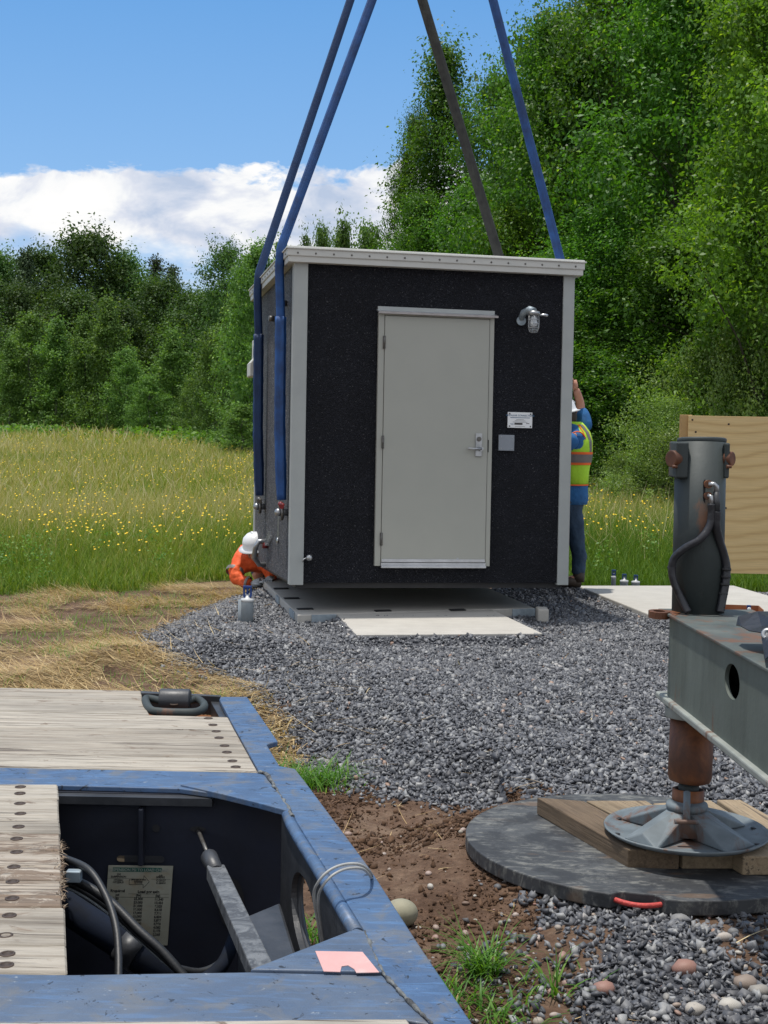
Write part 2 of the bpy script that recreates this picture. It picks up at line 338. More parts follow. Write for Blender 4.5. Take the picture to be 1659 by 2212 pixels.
tinted('leaf_bright', [(0.0, (0.06, 0.125, 0.015)), (0.5, (0.105, 0.215, 0.022)), (0.85, (0.17, 0.30, 0.03)), (1.0, (0.27, 0.38, 0.045))], 0.5, 0.45, 0.35, 0.6)
tinted('leaf_far', [(0.0, (0.032, 0.07, 0.02)), (0.5, (0.055, 0.115, 0.026)), (0.85, (0.085, 0.16, 0.034)), (1.0, (0.14, 0.21, 0.045))], 0.6, 0.3, 0.3, 0.35)
tinted('leaf_far_light', [(0.0, (0.055, 0.105, 0.028)), (0.5, (0.095, 0.18, 0.038)), (0.85, (0.15, 0.26, 0.055)), (1.0, (0.23, 0.33, 0.08))], 0.6, 0.35, 0.3, 0.5)
tinted('willow_leaf', [(0.0, (0.075, 0.125, 0.03)), (0.5, (0.135, 0.21, 0.05)), (0.9, (0.21, 0.30, 0.08)), (1.0, (0.3, 0.38, 0.12))], 0.5, 0.4, 0.4, 0.8)
tinted('conifer_leaf', [(0.0, (0.03, 0.05, 0.025)), (0.6, (0.05, 0.08, 0.035)), (1.0, (0.08, 0.11, 0.05))], 0.7, 0.12, 0.3, 0.3)
tinted('grass_blades', [(0.0, (0.07, 0.14, 0.014)), (0.25, (0.125, 0.20, 0.024)), (0.45, (0.185, 0.245, 0.04)), (0.7, (0.27, 0.265, 0.08)), (0.9, (0.36, 0.30, 0.16)), (1.0, (0.46, 0.44, 0.28))], 0.7, 0.3, 0.2)
tinted('green_weed', [(0.0, (0.04, 0.13, 0.012)), (0.6, (0.09, 0.22, 0.02)), (1.0, (0.2, 0.32, 0.05))], 0.5, 0.35, 0.4)
tinted('flower_yellow', [(0.0, (0.75, 0.45, 0.01)), (1.0, (0.85, 0.62, 0.02))], 0.6, 0.2)
tinted('straw', [(0.0, (0.16, 0.10, 0.045)), (0.4, (0.38, 0.26, 0.12)), (0.8, (0.55, 0.41, 0.21)), (1.0, (0.66, 0.55, 0.33))], 0.6, 0.15)
tinted('splinter', [(0.0, (0.07, 0.045, 0.03)), (0.6, (0.17, 0.12, 0.08)), (1.0, (0.33, 0.27, 0.2))], 0.9)
tinted('gravel_stone', [(0.0, (0.042, 0.044, 0.052)), (0.35, (0.094, 0.098, 0.111)), (0.7, (0.175, 0.18, 0.193)), (0.93, (0.31, 0.312, 0.31)), (1.0, (0.30, 0.2, 0.15))], 0.6, 0.0, 0.5)
tinted('soil_clod', [(0.0, (0.045, 0.026, 0.016)), (0.6, (0.10, 0.058, 0.035)), (1.0, (0.17, 0.105, 0.068))], 0.95, 0.0, 0.2)
tinted('pebble', [(0.0, (0.09, 0.09, 0.095)), (0.35, (0.2, 0.2, 0.2)), (0.55, (0.33, 0.30, 0.25)), (0.75, (0.27, 0.15, 0.12)), (0.9, (0.42, 0.40, 0.36)), (1.0, (0.16, 0.10, 0.07))], 0.6, 0.0, 0.4)

# ------------------------------------------------------------------ mesh helpers
class MB:
    def __init__(s): s.v = []; s.f = []; s.sm = []
    def add(s, vs, fs, smooth=False, M4=None):
        o = len(s.v)
        for p in vs:
            p = Vector(p); s.v.append(M4 @ p if M4 else p)
        for f in fs: s.f.append([i + o for i in f]); s.sm.append(smooth)
        return s
    def box(s, lo, hi, M4=None):
        x0, y0, z0 = lo; x1, y1, z1 = hi
        return s.add([(x0, y0, z0), (x1, y0, z0), (x1, y1, z0), (x0, y1, z0), (x0, y0, z1), (x1, y0, z1), (x1, y1, z1), (x0, y1, z1)],
                     [(3, 2, 1, 0), (4, 5, 6, 7), (0, 1, 5, 4), (1, 2, 6, 5), (2, 3, 7, 6), (3, 0, 4, 7)], False, M4)
    def prism(s, poly, z0, z1, M4=None):
        n = len(poly)
        vs = [(p[0], p[1], z0) for p in poly] + [(p[0], p[1], z1) for p in poly]
        return s.add(vs, [tuple(range(n))[::-1], tuple(range(n, 2 * n))] + [(i, (i + 1) % n, n + (i + 1) % n, n + i) for i in range(n)], False, M4)
    def tube(s, pts, rad, n=10, caps=True, smooth=True, squash=None):
        pts = [Vector(p) for p in pts]
        if isinstance(rad, (int, float)): rad = [rad] * len(pts)
        o = len(s.v); up = None
        for i, p in enumerate(pts):
            t = (pts[min(i + 1, len(pts) - 1)] - pts[max(i - 1, 0)])
            t = t.normalized() if t.length > 1e-9 else Vector((0, 0, 1))
            if up is None:
                a = Vector((0, 0, 1)) if abs(t.z) < 0.9 else Vector((1, 0, 0)); up = (a - t * a.dot(t)).normalized()
            else: up = (up - t * up.dot(t)).normalized()
            side = t.cross(up)
            for k in range(n):
                a = 2 * PI * k / n
                s.v.append(p + (up * math.cos(a) + side * math.sin(a) * (squash or 1.0)) * rad[i])
        for i in range(len(pts) - 1):
            for k in range(n):
                s.f.append([o + i * n + k, o + i * n + (k + 1) % n, o + (i + 1) * n + (k + 1) % n, o + (i + 1) * n + k]); s.sm.append(smooth)
        if caps:
            s.f.append([o + k for k in range(n)][::-1]); s.sm.append(False)
            e = o + (len(pts) - 1) * n; s.f.append([e + k for k in range(n)]); s.sm.append(False)
        return s
    def lathe(s, prof, c=(0, 0, 0), n=32, M4=None, smooth=True):
        vs = []; fs = []; L = len(prof)
        for r, zz in prof:
            for k in range(n):
                a = 2 * PI * k / n; vs.append((c[0] + r * math.cos(a), c[1] + r * math.sin(a), c[2] + zz))
        for i in range(L - 1):
            for k in range(n): fs.append((i * n + k, i * n + (k + 1) % n, (i + 1) * n + (k + 1) % n, (i + 1) * n + k))
        s.add(vs, fs, smooth, M4)
        if prof[0][0] > 1e-5: s.add([vs[k] for k in range(n)], [tuple(range(n))[::-1]], False, M4)
        if prof[-1][0] > 1e-5: s.add([vs[(L - 1) * n + k] for k in range(n)], [tuple(range(n))], False, M4)
        return s
    def sphere(s, c, r, sc=(1, 1, 1), n=16, m=10, M4=None):
        prof = [(math.sin(PI * i / m) * r, -math.cos(PI * i / m) * r) for i in range(m + 1)]
        vs = []; fs = []
        for a, zz in prof:
            for k in range(n):
                t = 2 * PI * k / n; vs.append((c[0] + a * math.cos(t) * sc[0], c[1] + a * math.sin(t) * sc[1], c[2] + zz * sc[2]))
        for i in range(m):
            for k in range(n): fs.append((i * n + k, i * n + (k + 1) % n, (i + 1) * n + (k + 1) % n, (i + 1) * n + k))
        return s.add(vs, fs, True, M4)
    def build(s, name, mat, parent=None, bevel=0.0, segs=2, world=False):
        me = bpy.data.meshes.new(name)
        pts = s.v
        if parent is not None and world:
            inv = PM[parent.name].inverted(); pts = [inv @ p for p in pts]
        me.from_pydata([tuple(p) for p in pts], [], s.f)
        me.polygons.foreach_set('use_smooth', s.sm); me.update()
        bm = bmesh.new(); bm.from_mesh(me); bmesh.ops.remove_doubles(bm, verts=bm.verts, dist=1e-6)
        bmesh.ops.recalc_face_normals(bm, faces=bm.faces); bm.to_mesh(me); bm.free()
        me.materials.append(MATS[mat])
        o = bpy.data.objects.new(name, me); COL.objects.link(o)
        if parent is not None: o.parent = parent; PM[o.name] = PM.get(parent.name, Matrix.Identity(4))
        if bevel:
            b = o.modifiers.new('bevel', 'BEVEL'); b.width = bevel; b.segments = segs; b.limit_method = 'ANGLE'; b.angle_limit = math.radians(40)
        return o
PM = {}
def tag(o, label=None, cat=None, group=None, kind=None):
    if label: o['label'] = label
    if cat: o['category'] = cat
    if group: o['group'] = group
    if kind: o['kind'] = kind
    return o
def thing(name, label, cat, loc=(0, 0, 0), rot=None, group=None, mat4=None):
    o = bpy.data.objects.new(name, None); COL.objects.link(o); o.empty_display_size = 0.1
    if mat4 is None:
        mat4 = (Matrix.Translation(Vector(loc)) @ (Euler(rot).to_matrix().to_4x4() if rot else Matrix.Identity(4)))
    o.matrix_world = mat4; PM[o.name] = mat4.copy()
    return tag(o, label, cat, group)
def repeat(o, offs):
    """copies of a small part at further offsets from the first"""
    for f in offs:
        c = o.copy(); COL.objects.link(c); c.parent = o.parent; c.location = o.location + Vector(f)
def copy_tree(o, parent=None):
    c = o.copy(); COL.objects.link(c); c.parent = parent
    if parent is not None: c.matrix_parent_inverse = o.matrix_parent_inverse.copy()
    for ch in [x for x in bpy.data.objects if x.parent == o]: copy_tree(ch, c)
    return c
def text(body, size, name, mat, parent, M4, align='CENTER', extrude=0.0004, bold=0.0):
    cu = bpy.data.curves.new(name, 'FONT'); cu.body = body; cu.size = size; cu.align_x = align; cu.extrude = extrude; cu.offset = bold
    t = bpy.data.objects.new('tmp_text', cu); COL.objects.link(t)
    dg = bpy.context.evaluated_depsgraph_get(); dg.update()
    me = bpy.data.meshes.new_from_object(t.evaluated_get(dg)); bpy.data.objects.remove(t)
    me.transform(M4); return me
def join_meshes(mes, name, mat, parent):
    bm = bmesh.new()
    for me in mes: bm.from_mesh(me)
    out = bpy.data.meshes.new(name); bm.to_mesh(out); bm.free(); out.materials.clear(); out.materials.append(MATS[mat])
    for p in out.polygons: p.material_index = 0
    o = bpy.data.objects.new(name, out); COL.objects.link(o); o.parent = parent; return o
def np_mesh(name, V, Fc, mat, tint=None, smooth=False, kind=None, parent=None):
    """V (n,3); Fc (m,k) constant k; tint per vertex"""
    me = bpy.data.meshes.new(name); n, mfac, k = len(V), len(Fc), Fc.shape[1]
    me.vertices.add(n); me.vertices.foreach_set('co', V.astype(np.float32).ravel())
    me.loops.add(mfac * k); me.loops.foreach_set('vertex_index', Fc.astype(np.int32).ravel())
    me.polygons.add(mfac); me.polygons.foreach_set('loop_start', np.arange(0, mfac * k, k, dtype=np.int32))
    me.polygons.foreach_set('loop_total', np.full(mfac, k, dtype=np.int32))
    if smooth: me.polygons.foreach_set('use_smooth', np.ones(mfac, dtype=bool))
    me.update(calc_edges=True)
    if tint is not None:
        a = me.attributes.new('tint', 'FLOAT', 'POINT'); a.data.foreach_set('value', tint.astype(np.float32))
    me.materials.append(MATS[mat])
    o = bpy.data.objects.new(name, me); COL.objects.link(o)
    if parent is not None: o.parent = parent
    if kind: o['kind'] = kind
    return o
def vnoise(x, y, s, seed=0):
    x = np.asarray(x) * s + seed * 17.13; y = np.asarray(y) * s + seed * 9.71
    xi = np.floor(x); yi = np.floor(y); fx = x - xi; fy = y - yi; fx = fx * fx * (3 - 2 * fx); fy = fy * fy * (3 - 2 * fy)
    def h(a, b):
        t = np.sin(a * 127.1 + b * 311.7 + seed * 3.3) * 43758.5453; return t - np.floor(t)
    return (h(xi, yi) * (1 - fx) + h(xi + 1, yi) * fx) * (1 - fy) + (h(xi, yi + 1) * (1 - fx) + h(xi + 1, yi + 1) * fx) * fy
def fbm(x, y, s, seed=0, o=4):
    r = 0; a = 0.5
    for i in range(o): r = r + a * vnoise(x, y, s * 2 ** i, seed + i); a *= 0.5
    return r / (1 - 0.5 ** o)
# ------------------------------------------------------------------ the land
def poly_sdf(x, y, P):
    x = np.asarray(x, float); y = np.asarray(y, float)
    d = np.full(x.shape, 1e9); inside = np.zeros(x.shape, bool); n = len(P)
    for i in range(n):
        ax, ay = P[i]; bx, by = P[(i + 1) % n]
        ex, ey = bx - ax, by - ay; wx, wy = x - ax, y - ay
        t = np.clip((wx * ex + wy * ey) / (ex * ex + ey * ey + 1e-12), 0, 1)
        d = np.minimum(d, (wx - ex * t) ** 2 + (wy - ey * t) ** 2)
        c = ((ay > y) != (by > y)) & (x < (bx - ax) * (y - ay) / (by - ay + 1e-12) + ax)
        inside ^= c
    d = np.sqrt(d); return np.where(inside, d, -d)
def P2(pts, z): return [tuple(on(a, b, z))[:2] for a, b in pts]
GRAVEL = P2([(500, 1250), (410, 1285), (298, 1335), (322, 1368), (400, 1410), (480, 1436), (555, 1470), (620, 1530), (660, 1590), (740, 1645), (860, 1692),
             (1050, 1712), (1180, 1740), (1350, 1830), (1345, 1945), (1150, 1968), (1060, 2020), (1010, 2085), (1090, 2150), (1190, 2230), (1260, 2330)], -0.08)
GRAVEL += [(0.9, 2.2), (9, 2.2), (9, 15.6), (1.5, 15.3), (-1.0, 15.1)]
def smooth(a, lo, hi):
    t = np.clip((a - lo) / (hi - lo), 0, 1); return t * t * (3 - 2 * t)
_sag = [tuple(on(60, 1475, -0.25)), tuple(on(250, 1420, -0.25)), tuple(on(440, 1410, -0.2)), tuple(on(520, 1500, -0.2)), tuple(on(610, 1570, -0.2))]
def seg_d(x, y, pts):
    d = np.full(np.shape(x), 1e9)
    for i in range(len(pts) - 1):
        ax, ay = pts[i][:2]; bx, by = pts[i + 1][:2]; ex, ey = bx - ax, by - ay
        t = np.clip(((x - ax) * ex + (y - ay) * ey) / (ex * ex + ey * ey), 0, 1)
        d = np.minimum(d, np.hypot(x - ax - ex * t, y - ay - ey * t))
    return d
ZS = 0.0
FP = [on(1247, 1265, ZS), on(1410, 1330, ZS)]; _u = (FP[0] - FP[1]).normalized(); _f = FP[1] + Vector((_u.y, -_u.x, 0)) * 1.75
FARPAD = [tuple(p)[:2] for p in (FP[1], _f, _f + _u * (FP[0] - FP[1]).length, FP[0])]
_a, _b, _c = on(643, 1328, ZS), on(1155, 1313, ZS), on(561, 1247, ZS); _w = _b - _a
MAINPAD = [tuple(p)[:2] for p in (_a, _b, _b + (_c - _a), _c)]
STEP = [tuple(on(a, c, ZS))[:2] for a, c in ((735, 1330), (1100, 1329), (1172, 1368), (770, 1371))]
def hz(x, y):
    x = np.asarray(x, float); y = np.asarray(y, float)
    s = poly_sdf(x, y, GRAVEL)
    drop = 0.09 + 0.20 * smooth(y, 5.0, 8.5)
    drop = np.where(x > 0.6, np.where(y > 12, 0.16, 0.05), drop)
    t = smooth(s, -0.15, 0.75)
    h = -drop * (1 - t)
    h += np.where(s > -0.3, (fbm(x, y, 1.6, 3, 3) - 0.5) * 0.07 * smooth(s, -0.3, 0.5), 0)
    h += (fbm(x, y, 9.0, 15, 4) - 0.5) * 0.06 * smooth(-s, -0.05, 0.2) * (1 - smooth(y, 7.5, 9))
    h += (fbm(x, y, 5.0, 8, 3) - 0.5) * 0.035 * (1 - smooth(y, 16, 25)) * (1 - 0.7 * smooth(s, 0, .5))
    # gravel banked up on the left of the slab, straw heap beside the trailer
    d = seg_d(x, y, _sag); h += 0.13 * np.exp(-(d / 0.38) ** 2) * (0.6 + 0.8 * vnoise(x, y, 2.2, 5))
    h += 0.05 * np.exp(-(np.hypot(x + 0.72, y - 10.7) / 0.35) ** 2)
    h += 0.12 * np.exp(-(np.hypot(x - 1.88, y - 14.3) / 0.4) ** 2)
    h -= 0.075 * smooth(y, 8.5, 10.8) * smooth(s, -.3, .6)
    h -= 0.05 * np.exp(-(np.hypot((x - 0.95) / .7, (y - 12.6) / 1.1)) ** 2)
    for P_, lv in ((FARPAD, -.05), (MAINPAD, -.085), (STEP, -.022)): f_ = smooth(poly_sdf(x, y, P_), -0.18, 0.02); h = h * (1 - f_) + lv * f_
    far = smooth(y, 18, 110); h += far * 0.85 + far * (fbm(x, y, 0.05, 2, 3) - 0.5) * 0.8
    h -= 0.45 * smooth(x, -6, 8) * smooth(y, 45, 100)
    # flat where slabs and mat lie
    f = np.maximum(1 - smooth(np.hypot(x - 1.09, y - 5.57), 0.75, 1.1), 0)
    h = h * (1 - f) + (-0.028) * f
    return h
def axis(segs):
    out = []
    for a, b, st in segs: out += list(np.arange(a, b, st))
    return np.array(out + [segs[-1][1]])
gx = axis([(-420, -60, 12), (-60, -16, 2), (-16, -6, .4), (-6, -3.2, .12), (-3.2, 3.2, .05), (3.2, 7, .15), (7, 16, .5), (16, 60, 2.5), (60, 420, 12)])
gy = axis([(-60, -4, 4), (-4, 2, .4), (2, 9, .045), (9, 16, .07), (16, 24, .3), (24, 60, 1.0), (60, 140, 4), (140, 900, 20)])
GX, GY = np.meshgrid(gx, gy)
nx, ny = len(gx), len(gy)
x = GX.ravel(); y = GY.ravel(); h = hz(x, y)
s = poly_sdf(x, y, GRAVEL)
idx = np.arange(nx * ny).reshape(ny, nx)
Fq = np.stack([idx[:-1, :-1].ravel(), idx[:-1, 1:].ravel(), idx[1:, 1:].ravel(), idx[1:, :-1].ravel()], 1)
def f_ground(nt, b, oc):
    def att(n):
        a = nt.nodes.new('ShaderNodeAttribute'); a.attribute_name = n; return a.outputs['Fac']
    n1 = noise(nt, oc, 3.5, 8, 0.65); n2 = noise(nt, oc, 38, 6, 0.7); n3 = noise(nt, oc, 120, 3, 0.6)
    soil = ramp(nt, n1, [(0.3, (0.075, 0.043, 0.027)), (0.5, (0.135, 0.083, 0.055)), (0.7, (0.21, 0.145, 0.10))])
    soil = mixc(nt, 1.0, soil, ramp(nt, n2, [(0.3, 0.6), (0.7, 1.25)]), 'MULTIPLY')
    grav = ramp(nt, n3, [(0.3, (0.03, 0.032, 0.04)), (0.7, (0.12, 0.125, 0.14))])
    thatch = ramp(nt, n2, [(0.3, (0.11, 0.075, 0.04)), (0.7, (0.30, 0.22, 0.115))])
    gr = ramp(nt, noise(nt, oc, 0.6, 6, 0.7), [(0.3, (0.05, 0.085, 0.015)), (0.7, (0.13, 0.15, 0.035))])
    def edge(a): return M(nt, 'MULTIPLY', M(nt, 'ADD', M(nt, 'SUBTRACT', a, 0.5), M(nt, 'MULTIPLY', M(nt, 'SUBTRACT', n2, 0.5), 0.8)), 6, clamp=True)
    def e5(a): return M(nt, 'ADD', edge(a), 0.0, clamp=True)
    c = mixc(nt, e5(att('thatch')), soil, thatch); c = mixc(nt, e5(att('grass')), c, gr); c = mixc(nt, e5(att('gravel')), c, grav)
    nt.links.new(c, b.inputs['Base Color']); b.inputs['Roughness'].default_value = 0.95; b.inputs['Specular IOR Level'].default_value = 0.2
    bump(nt, b, M(nt, 'ADD', n2, M(nt, 'MULTIPLY', n3, 0.4)), 0.7, 0.03)
mk('ground_mix', f_ground)
go = np_mesh('ground', np.stack([x, y, h], 1), Fq, 'ground_mix', smooth=True, kind='structure')
# where the meadow starts: a line just behind the straw and the gravel
EDGE = [tuple(on(a, b, -0.2))[:2] for a, b in ((-400, 1262), (0, 1266), (160, 1258), (300, 1262), (390, 1245), (500, 1238))] + [(-0.9, 15.4), (2.5, 15.6), (9, 16.0)]
ex = np.array([p[0] for p in EDGE]); ey = np.array([p[1] for p in EDGE])
def medge(x): return np.interp(x, ex, ey)
def strawmask(x, y):
    n = fbm(x, y, 1.1, 21, 4)
    left = smooth(-0.35 - x, -0.1, 0.3) * smooth(y, 4.0, 4.6)
    heap = np.exp(-(seg_d(x, y, _sag) / 0.5) ** 2)
    return np.clip(left * smooth(n, 0.46, 0.54) * 0.85 + heap * smooth(fbm(x, y, 2.6, 23, 3), 0.33, 0.5), 0, 1)
gm = smooth(s, -0.06, 0.1) * np.where(y < 4.9, smooth(fbm(x, y, 2.3, 31, 3), 0.36, 0.44), 1); grm = smooth(y - medge(x), -0.3, 0.3); thm = strawmask(x, y) * (1 - grm)
for nm, arr in (('gravel', gm), ('grass', grm), ('thatch', thm)):
    a = go.data.attributes.new(nm, 'FLOAT', 'POINT'); a.data.foreach_set('value', arr.astype(np.float32))

# ---- generic scatter of irregular chips
OCT = np.array([(1, 0, 0), (-1, 0, 0), (0, 1, 0), (0, -1, 0), (0, 0, 1), (0, 0, -1)], float)
OCF = np.array([(0, 2, 4), (2, 1, 4), (1, 3, 4), (3, 0, 4), (2, 0, 5), (1, 2, 5), (3, 1, 5), (0, 3, 5)])
def ico():
    bm = bmesh.new(); bmesh.ops.create_icosphere(bm, subdivisions=2, radius=1.0)
    V = np.array([v.co[:] for v in bm.verts]); bm.faces.ensure_lookup_table(); Fi = np.array([[v.index for v in f.verts] for f in bm.faces]); bm.free(); return V, Fi
ICV, ICF = ico()
# an angular broken-stone template: a chopped block with uneven corners
CHV = np.array([(-1, -1, -.6), (1, -.8, -.6), (.9, 1, -.6), (-.8, .9, -.6), (-.7, -.6, .7), (.5, -.9, .6), (.8, .5, .8), (-.5, .8, .55)], float)
CHF = np.array([(0, 3, 2), (0, 2, 1), (4, 5, 6), (4, 6, 7), (0, 1, 5), (0, 5, 4), (1, 2, 6), (1, 6, 5), (2, 3, 7), (2, 7, 6), (3, 0, 4), (3, 4, 7)])
def rand_rot(n, rng):
    q = rng.normal(size=(n, 4)); q /= np.linalg.norm(q, axis=1)[:, None]
    w, a, b, c = q.T
    return np.stack([np.stack([1 - 2 * (b * b + c * c), 2 * (a * b - c * w), 2 * (a * c + b * w)], 1),
                     np.stack([2 * (a * b + c * w), 1 - 2 * (a * a + c * c), 2 * (b * c - a * w)], 1),
                     np.stack([2 * (a * c - b * w), 2 * (b * c + a * w), 1 - 2 * (a * a + b * b)], 1)], 1)
def chips(name, px, py, size, mat, tint, sink=0.15, flat=0.6, tmpl=(OCT, OCF), jit=0.35, smoothf=False, rng=RNG, extra=None, level=0.0):
    n = len(px); T, TF = tmpl
    V = T[None] * (1 + rng.uniform(-jit, jit, (n, len(T), 3)))
    sc = size[:, None] * np.stack([rng.uniform(.8, 1.3, n), rng.uniform(.6, 1.0, n), rng.uniform(.7, 1.1, n) * flat], 1)
    V = V * sc[:, None, :]
    Rm = rand_rot(n, rng)
    if level:
        a = rng.uniform(0, 2 * PI, n); Z = np.zeros((n, 3, 3)); Z[:, 0, 0] = np.cos(a); Z[:, 0, 1] = -np.sin(a); Z[:, 1, 0] = np.sin(a); Z[:, 1, 1] = np.cos(a); Z[:, 2, 2] = 1
        tilt = rng.normal(0, 0.3, (n, 2)); X = np.zeros((n, 3, 3)); X[:, 0, 0] = 1; X[:, 1, 1] = np.cos(tilt[:, 0]); X[:, 1, 2] = -np.sin(tilt[:, 0]); X[:, 2, 1] = np.sin(tilt[:, 0]); X[:, 2, 2] = np.cos(tilt[:, 0])
        Rm = Z @ X
    V = np.einsum('nij,nkj->nki', Rm, V)
    pz = hz(px, py) + size * flat * (1 - sink * 2) * 0.5 + (extra if extra is not None else 0)
    V += np.stack([px, py, pz], 1)[:, None, :]
    Fa = TF[None] + (np.arange(n) * len(T))[:, None, None]
    o = np_mesh(name, V.reshape(-1, 3), Fa.reshape(-1, 3), mat, np.repeat(tint, len(T)), smoothf, 'stuff')
    return o
def wedge(n, d0, d1, m=0.03, rng=RNG):
    d = np.sqrt(rng.uniform(d0 * d0, d1 * d1, n)); return rng.uniform(-1, 1, n) * (0.277 + m) * d, d
# gravel
gxs, gys = wedge(250000, 3.2, 16.0, 0.04)
sd = poly_sdf(gxs, gys, GRAVEL) + (fbm(gxs, gys, 3, 4, 3) - 0.5) * 0.25
prob = smooth(sd, -0.22, 0.12); prob = np.where(sd < -0.02, prob * 0.35, prob)
sd2 = (fbm(gxs, gys, 2.3, 31, 3)); prob = np.where(gys < 4.9, prob * (0.3 + 0.7 * smooth(sd2, 0.32, 0.46)), prob)
k = RNG.uniform(0, 1, len(gxs)) < prob
for P_ in (FARPAD, MAINPAD, STEP): k &= poly_sdf(gxs, gys, P_) < 0.0
gxs, gys = gxs[k], gys[k]; n = len(gxs)
sz = np.clip(np.exp(RNG.normal(math.log(0.0112), 0.34, n)), 0, .022) * (1 - 0.12 * smooth(-gys, -5, -4.5))
t = np.clip(RNG.beta(1.3, 1.6, n) * 0.97, 0, 0.97); t[RNG.uniform(0, 1, n) < 0.006] = 1.0
o = chips('gravel_stones', gxs, gys, sz, 'gravel_stone', t, tmpl=(CHV, CHF), jit=0.3, flat=0.45, extra=RNG.uniform(-0.004, 0.012, n))
tag(o, 'bed of crushed blue grey stone around the slabs', 'gravel')
# soil clods
cx, cy = wedge(110000, 2.6, 9.0, 0.06)
sd = poly_sdf(cx, cy, GRAVEL); k = (sd < 0.12) & (RNG.uniform(0, 1, len(cx)) < 0.15 + 0.85 * smooth(fbm(cx, cy, 2.0, 44, 3), 0.42, 0.55))
cx, cy = cx[k], cy[k]; n = len(cx)
o = chips('soil_clods', cx, cy, np.clip(np.exp(RNG.normal(math.log(0.0042), 0.6, n)), 0, .014), 'soil_clod', RNG.beta(1.6, 2, n), jit=0.6, flat=0.7, tmpl=(CHV, CHF))
tag(o, 'crumbly brown soil between the trailer and the round mat', 'soil')
# rounded pebbles mixed into the near ground
cx, cy = wedge(3000, 3.3, 6.2, 0.03); sd = poly_sdf(cx, cy, GRAVEL)
pr = np.where(cy < 4.9, 0.55, 0.16) * np.where(sd < -0.5, 0.5, 1) * smooth(cx, -0.6, 0.1); k = RNG.uniform(0, 1, len(cx)) < pr; cx, cy = cx[k], cy[k]; n = len(cx)
o = chips('river_pebbles', cx, cy, np.exp(RNG.normal(math.log(0.0085), 0.45, n)) * (1 + 0.8 * smooth(-cy, -4.2, -3.6)), 'pebble', RNG.uniform(0, 1, n), tmpl=(ICV, ICF), jit=0.05, flat=0.75, smoothf=True, sink=0.0, level=1)
tag(o, 'rounded river pebbles of mixed colours among the crushed stone', 'pebbles')

# ---- ribbons: straw, grass
def ribbons(name, bx, by, length, width, mat, tint, lean, az, lift, droop, kind='stuff', z0=None, segs=3, parent=None):
    n = len(bx); z0 = hz(bx, by) if z0 is None else z0
    ts = np.linspace(0, 1, segs + 1)
    dx, dy = np.cos(az), np.sin(az)
    P = []
    for tt in ts:
        r = length * tt * np.sin(lean + droop * tt); zz = length * tt * np.cos(lean + droop * tt * 0.8)
        w = width * (1 - tt ** 2 * 0.9) * 0.5
        cx_, cy_ = bx + dx * r, by + dy * r
        P.append(np.stack([cx_ - dy * w, cy_ + dx * w, z0 + lift + zz], 1)); P.append(np.stack([cx_ + dy * w, cy_ - dx * w, z0 + lift + zz], 1))
    V = np.stack(P, 1); kk = 2 * (segs + 1)
    Ff = np.array([(2 * i, 2 * i + 1, 2 * i + 3, 2 * i + 2) for i in range(segs)])
    Fa = Ff[None] + (np.arange(n) * kk)[:, None, None]
    return np_mesh(name, V.reshape(-1, 3), Fa.reshape(-1, 4), mat, np.repeat(tint, kk), False, kind, parent)
# straw mulch
sx_, sy_ = wedge(150000, 4.2, 16.2, 0.05); k = (sx_ < 0.0); sx_, sy_ = sx_[k], sy_[k]
sd = poly_sdf(sx_, sy_, GRAVEL); me_ = medge(sx_)
pr = strawmask(sx_, sy_) * (sd < 0.05) * (sy_ < me_ + 0.1) + 0.02 * (sd >= 0.05) * (sd < 1.0)
k = RNG.uniform(0, 1, len(sx_)) < pr; sx_, sy_ = sx_[k], sy_[k]; n = len(sx_)
flow = fbm(sx_, sy_, 0.9, 61, 2) * 2.2 + 2.6
o = ribbons('straw_mulch', sx_, sy_, RNG.uniform(.08, .30, n), RNG.uniform(.003, .0065, n), 'straw', np.clip(RNG.beta(2.0, 1.2, n), 0, 1), RNG.uniform(1.2, 1.62, n), flow + RNG.normal(0, 0.65, n), RNG.uniform(0.0, .035, n), RNG.uniform(-.35, .35, n))
tag(o, 'dry golden straw spread over bare soil beside the trailer', 'straw')
# scattered stalks on soil and gravel
sx_, sy_ = wedge(1500, 3.2, 11, 0.03); k = sx_ > -0.7; sx_, sy_ = sx_[k], sy_[k]; sd = poly_sdf(sx_, sy_, GRAVEL)
k = (RNG.uniform(0, 1, len(sx_)) < np.where(sd < 0.1, 0.55, 0.10)) & (np.hypot(sx_ - 1.09, sy_ - 5.57) > .8); sx_, sy_ = sx_[k], sy_[k]; n = len(sx_)
o = ribbons('loose_stalks', sx_, sy_, RNG.uniform(.04, .2, n), RNG.uniform(.002, .0045, n), 'straw', RNG.uniform(.3, 1, n), RNG.uniform(1.3, 1.58, n), RNG.uniform(0, 6.28, n), RNG.uniform(0.006, .02, n), RNG.uniform(-.3, .3, n))
tag(o, 'single dry stalks scattered over brown soil and gravel', 'straw')
# thin new grass coming through the straw
qx, qy = wedge(26000, 7.0, 16.0, 0.05); k = (qx < -0.5) & (poly_sdf(qx, qy, GRAVEL) < -0.1) & (qy < medge(qx) + .2) & (RNG.uniform(0, 1, len(qx)) < smooth(fbm(qx, qy, 1.3, 91, 4), .50, .62) + .5 * smooth(qy - medge(qx), -1.2, 0))
qx, qy = qx[k], qy[k]; n = len(qx)
o = ribbons('sprouting_grass', qx, qy, RNG.uniform(.03, .12, n), RNG.uniform(.003, .006, n), 'green_weed', RNG.uniform(.2, 1, n), RNG.uniform(.1, .8, n), RNG.uniform(0, 6.28, n), 0.0, RNG.uniform(.2, .9, n)); tag(o, 'thin new grass coming up through the straw', 'grass')
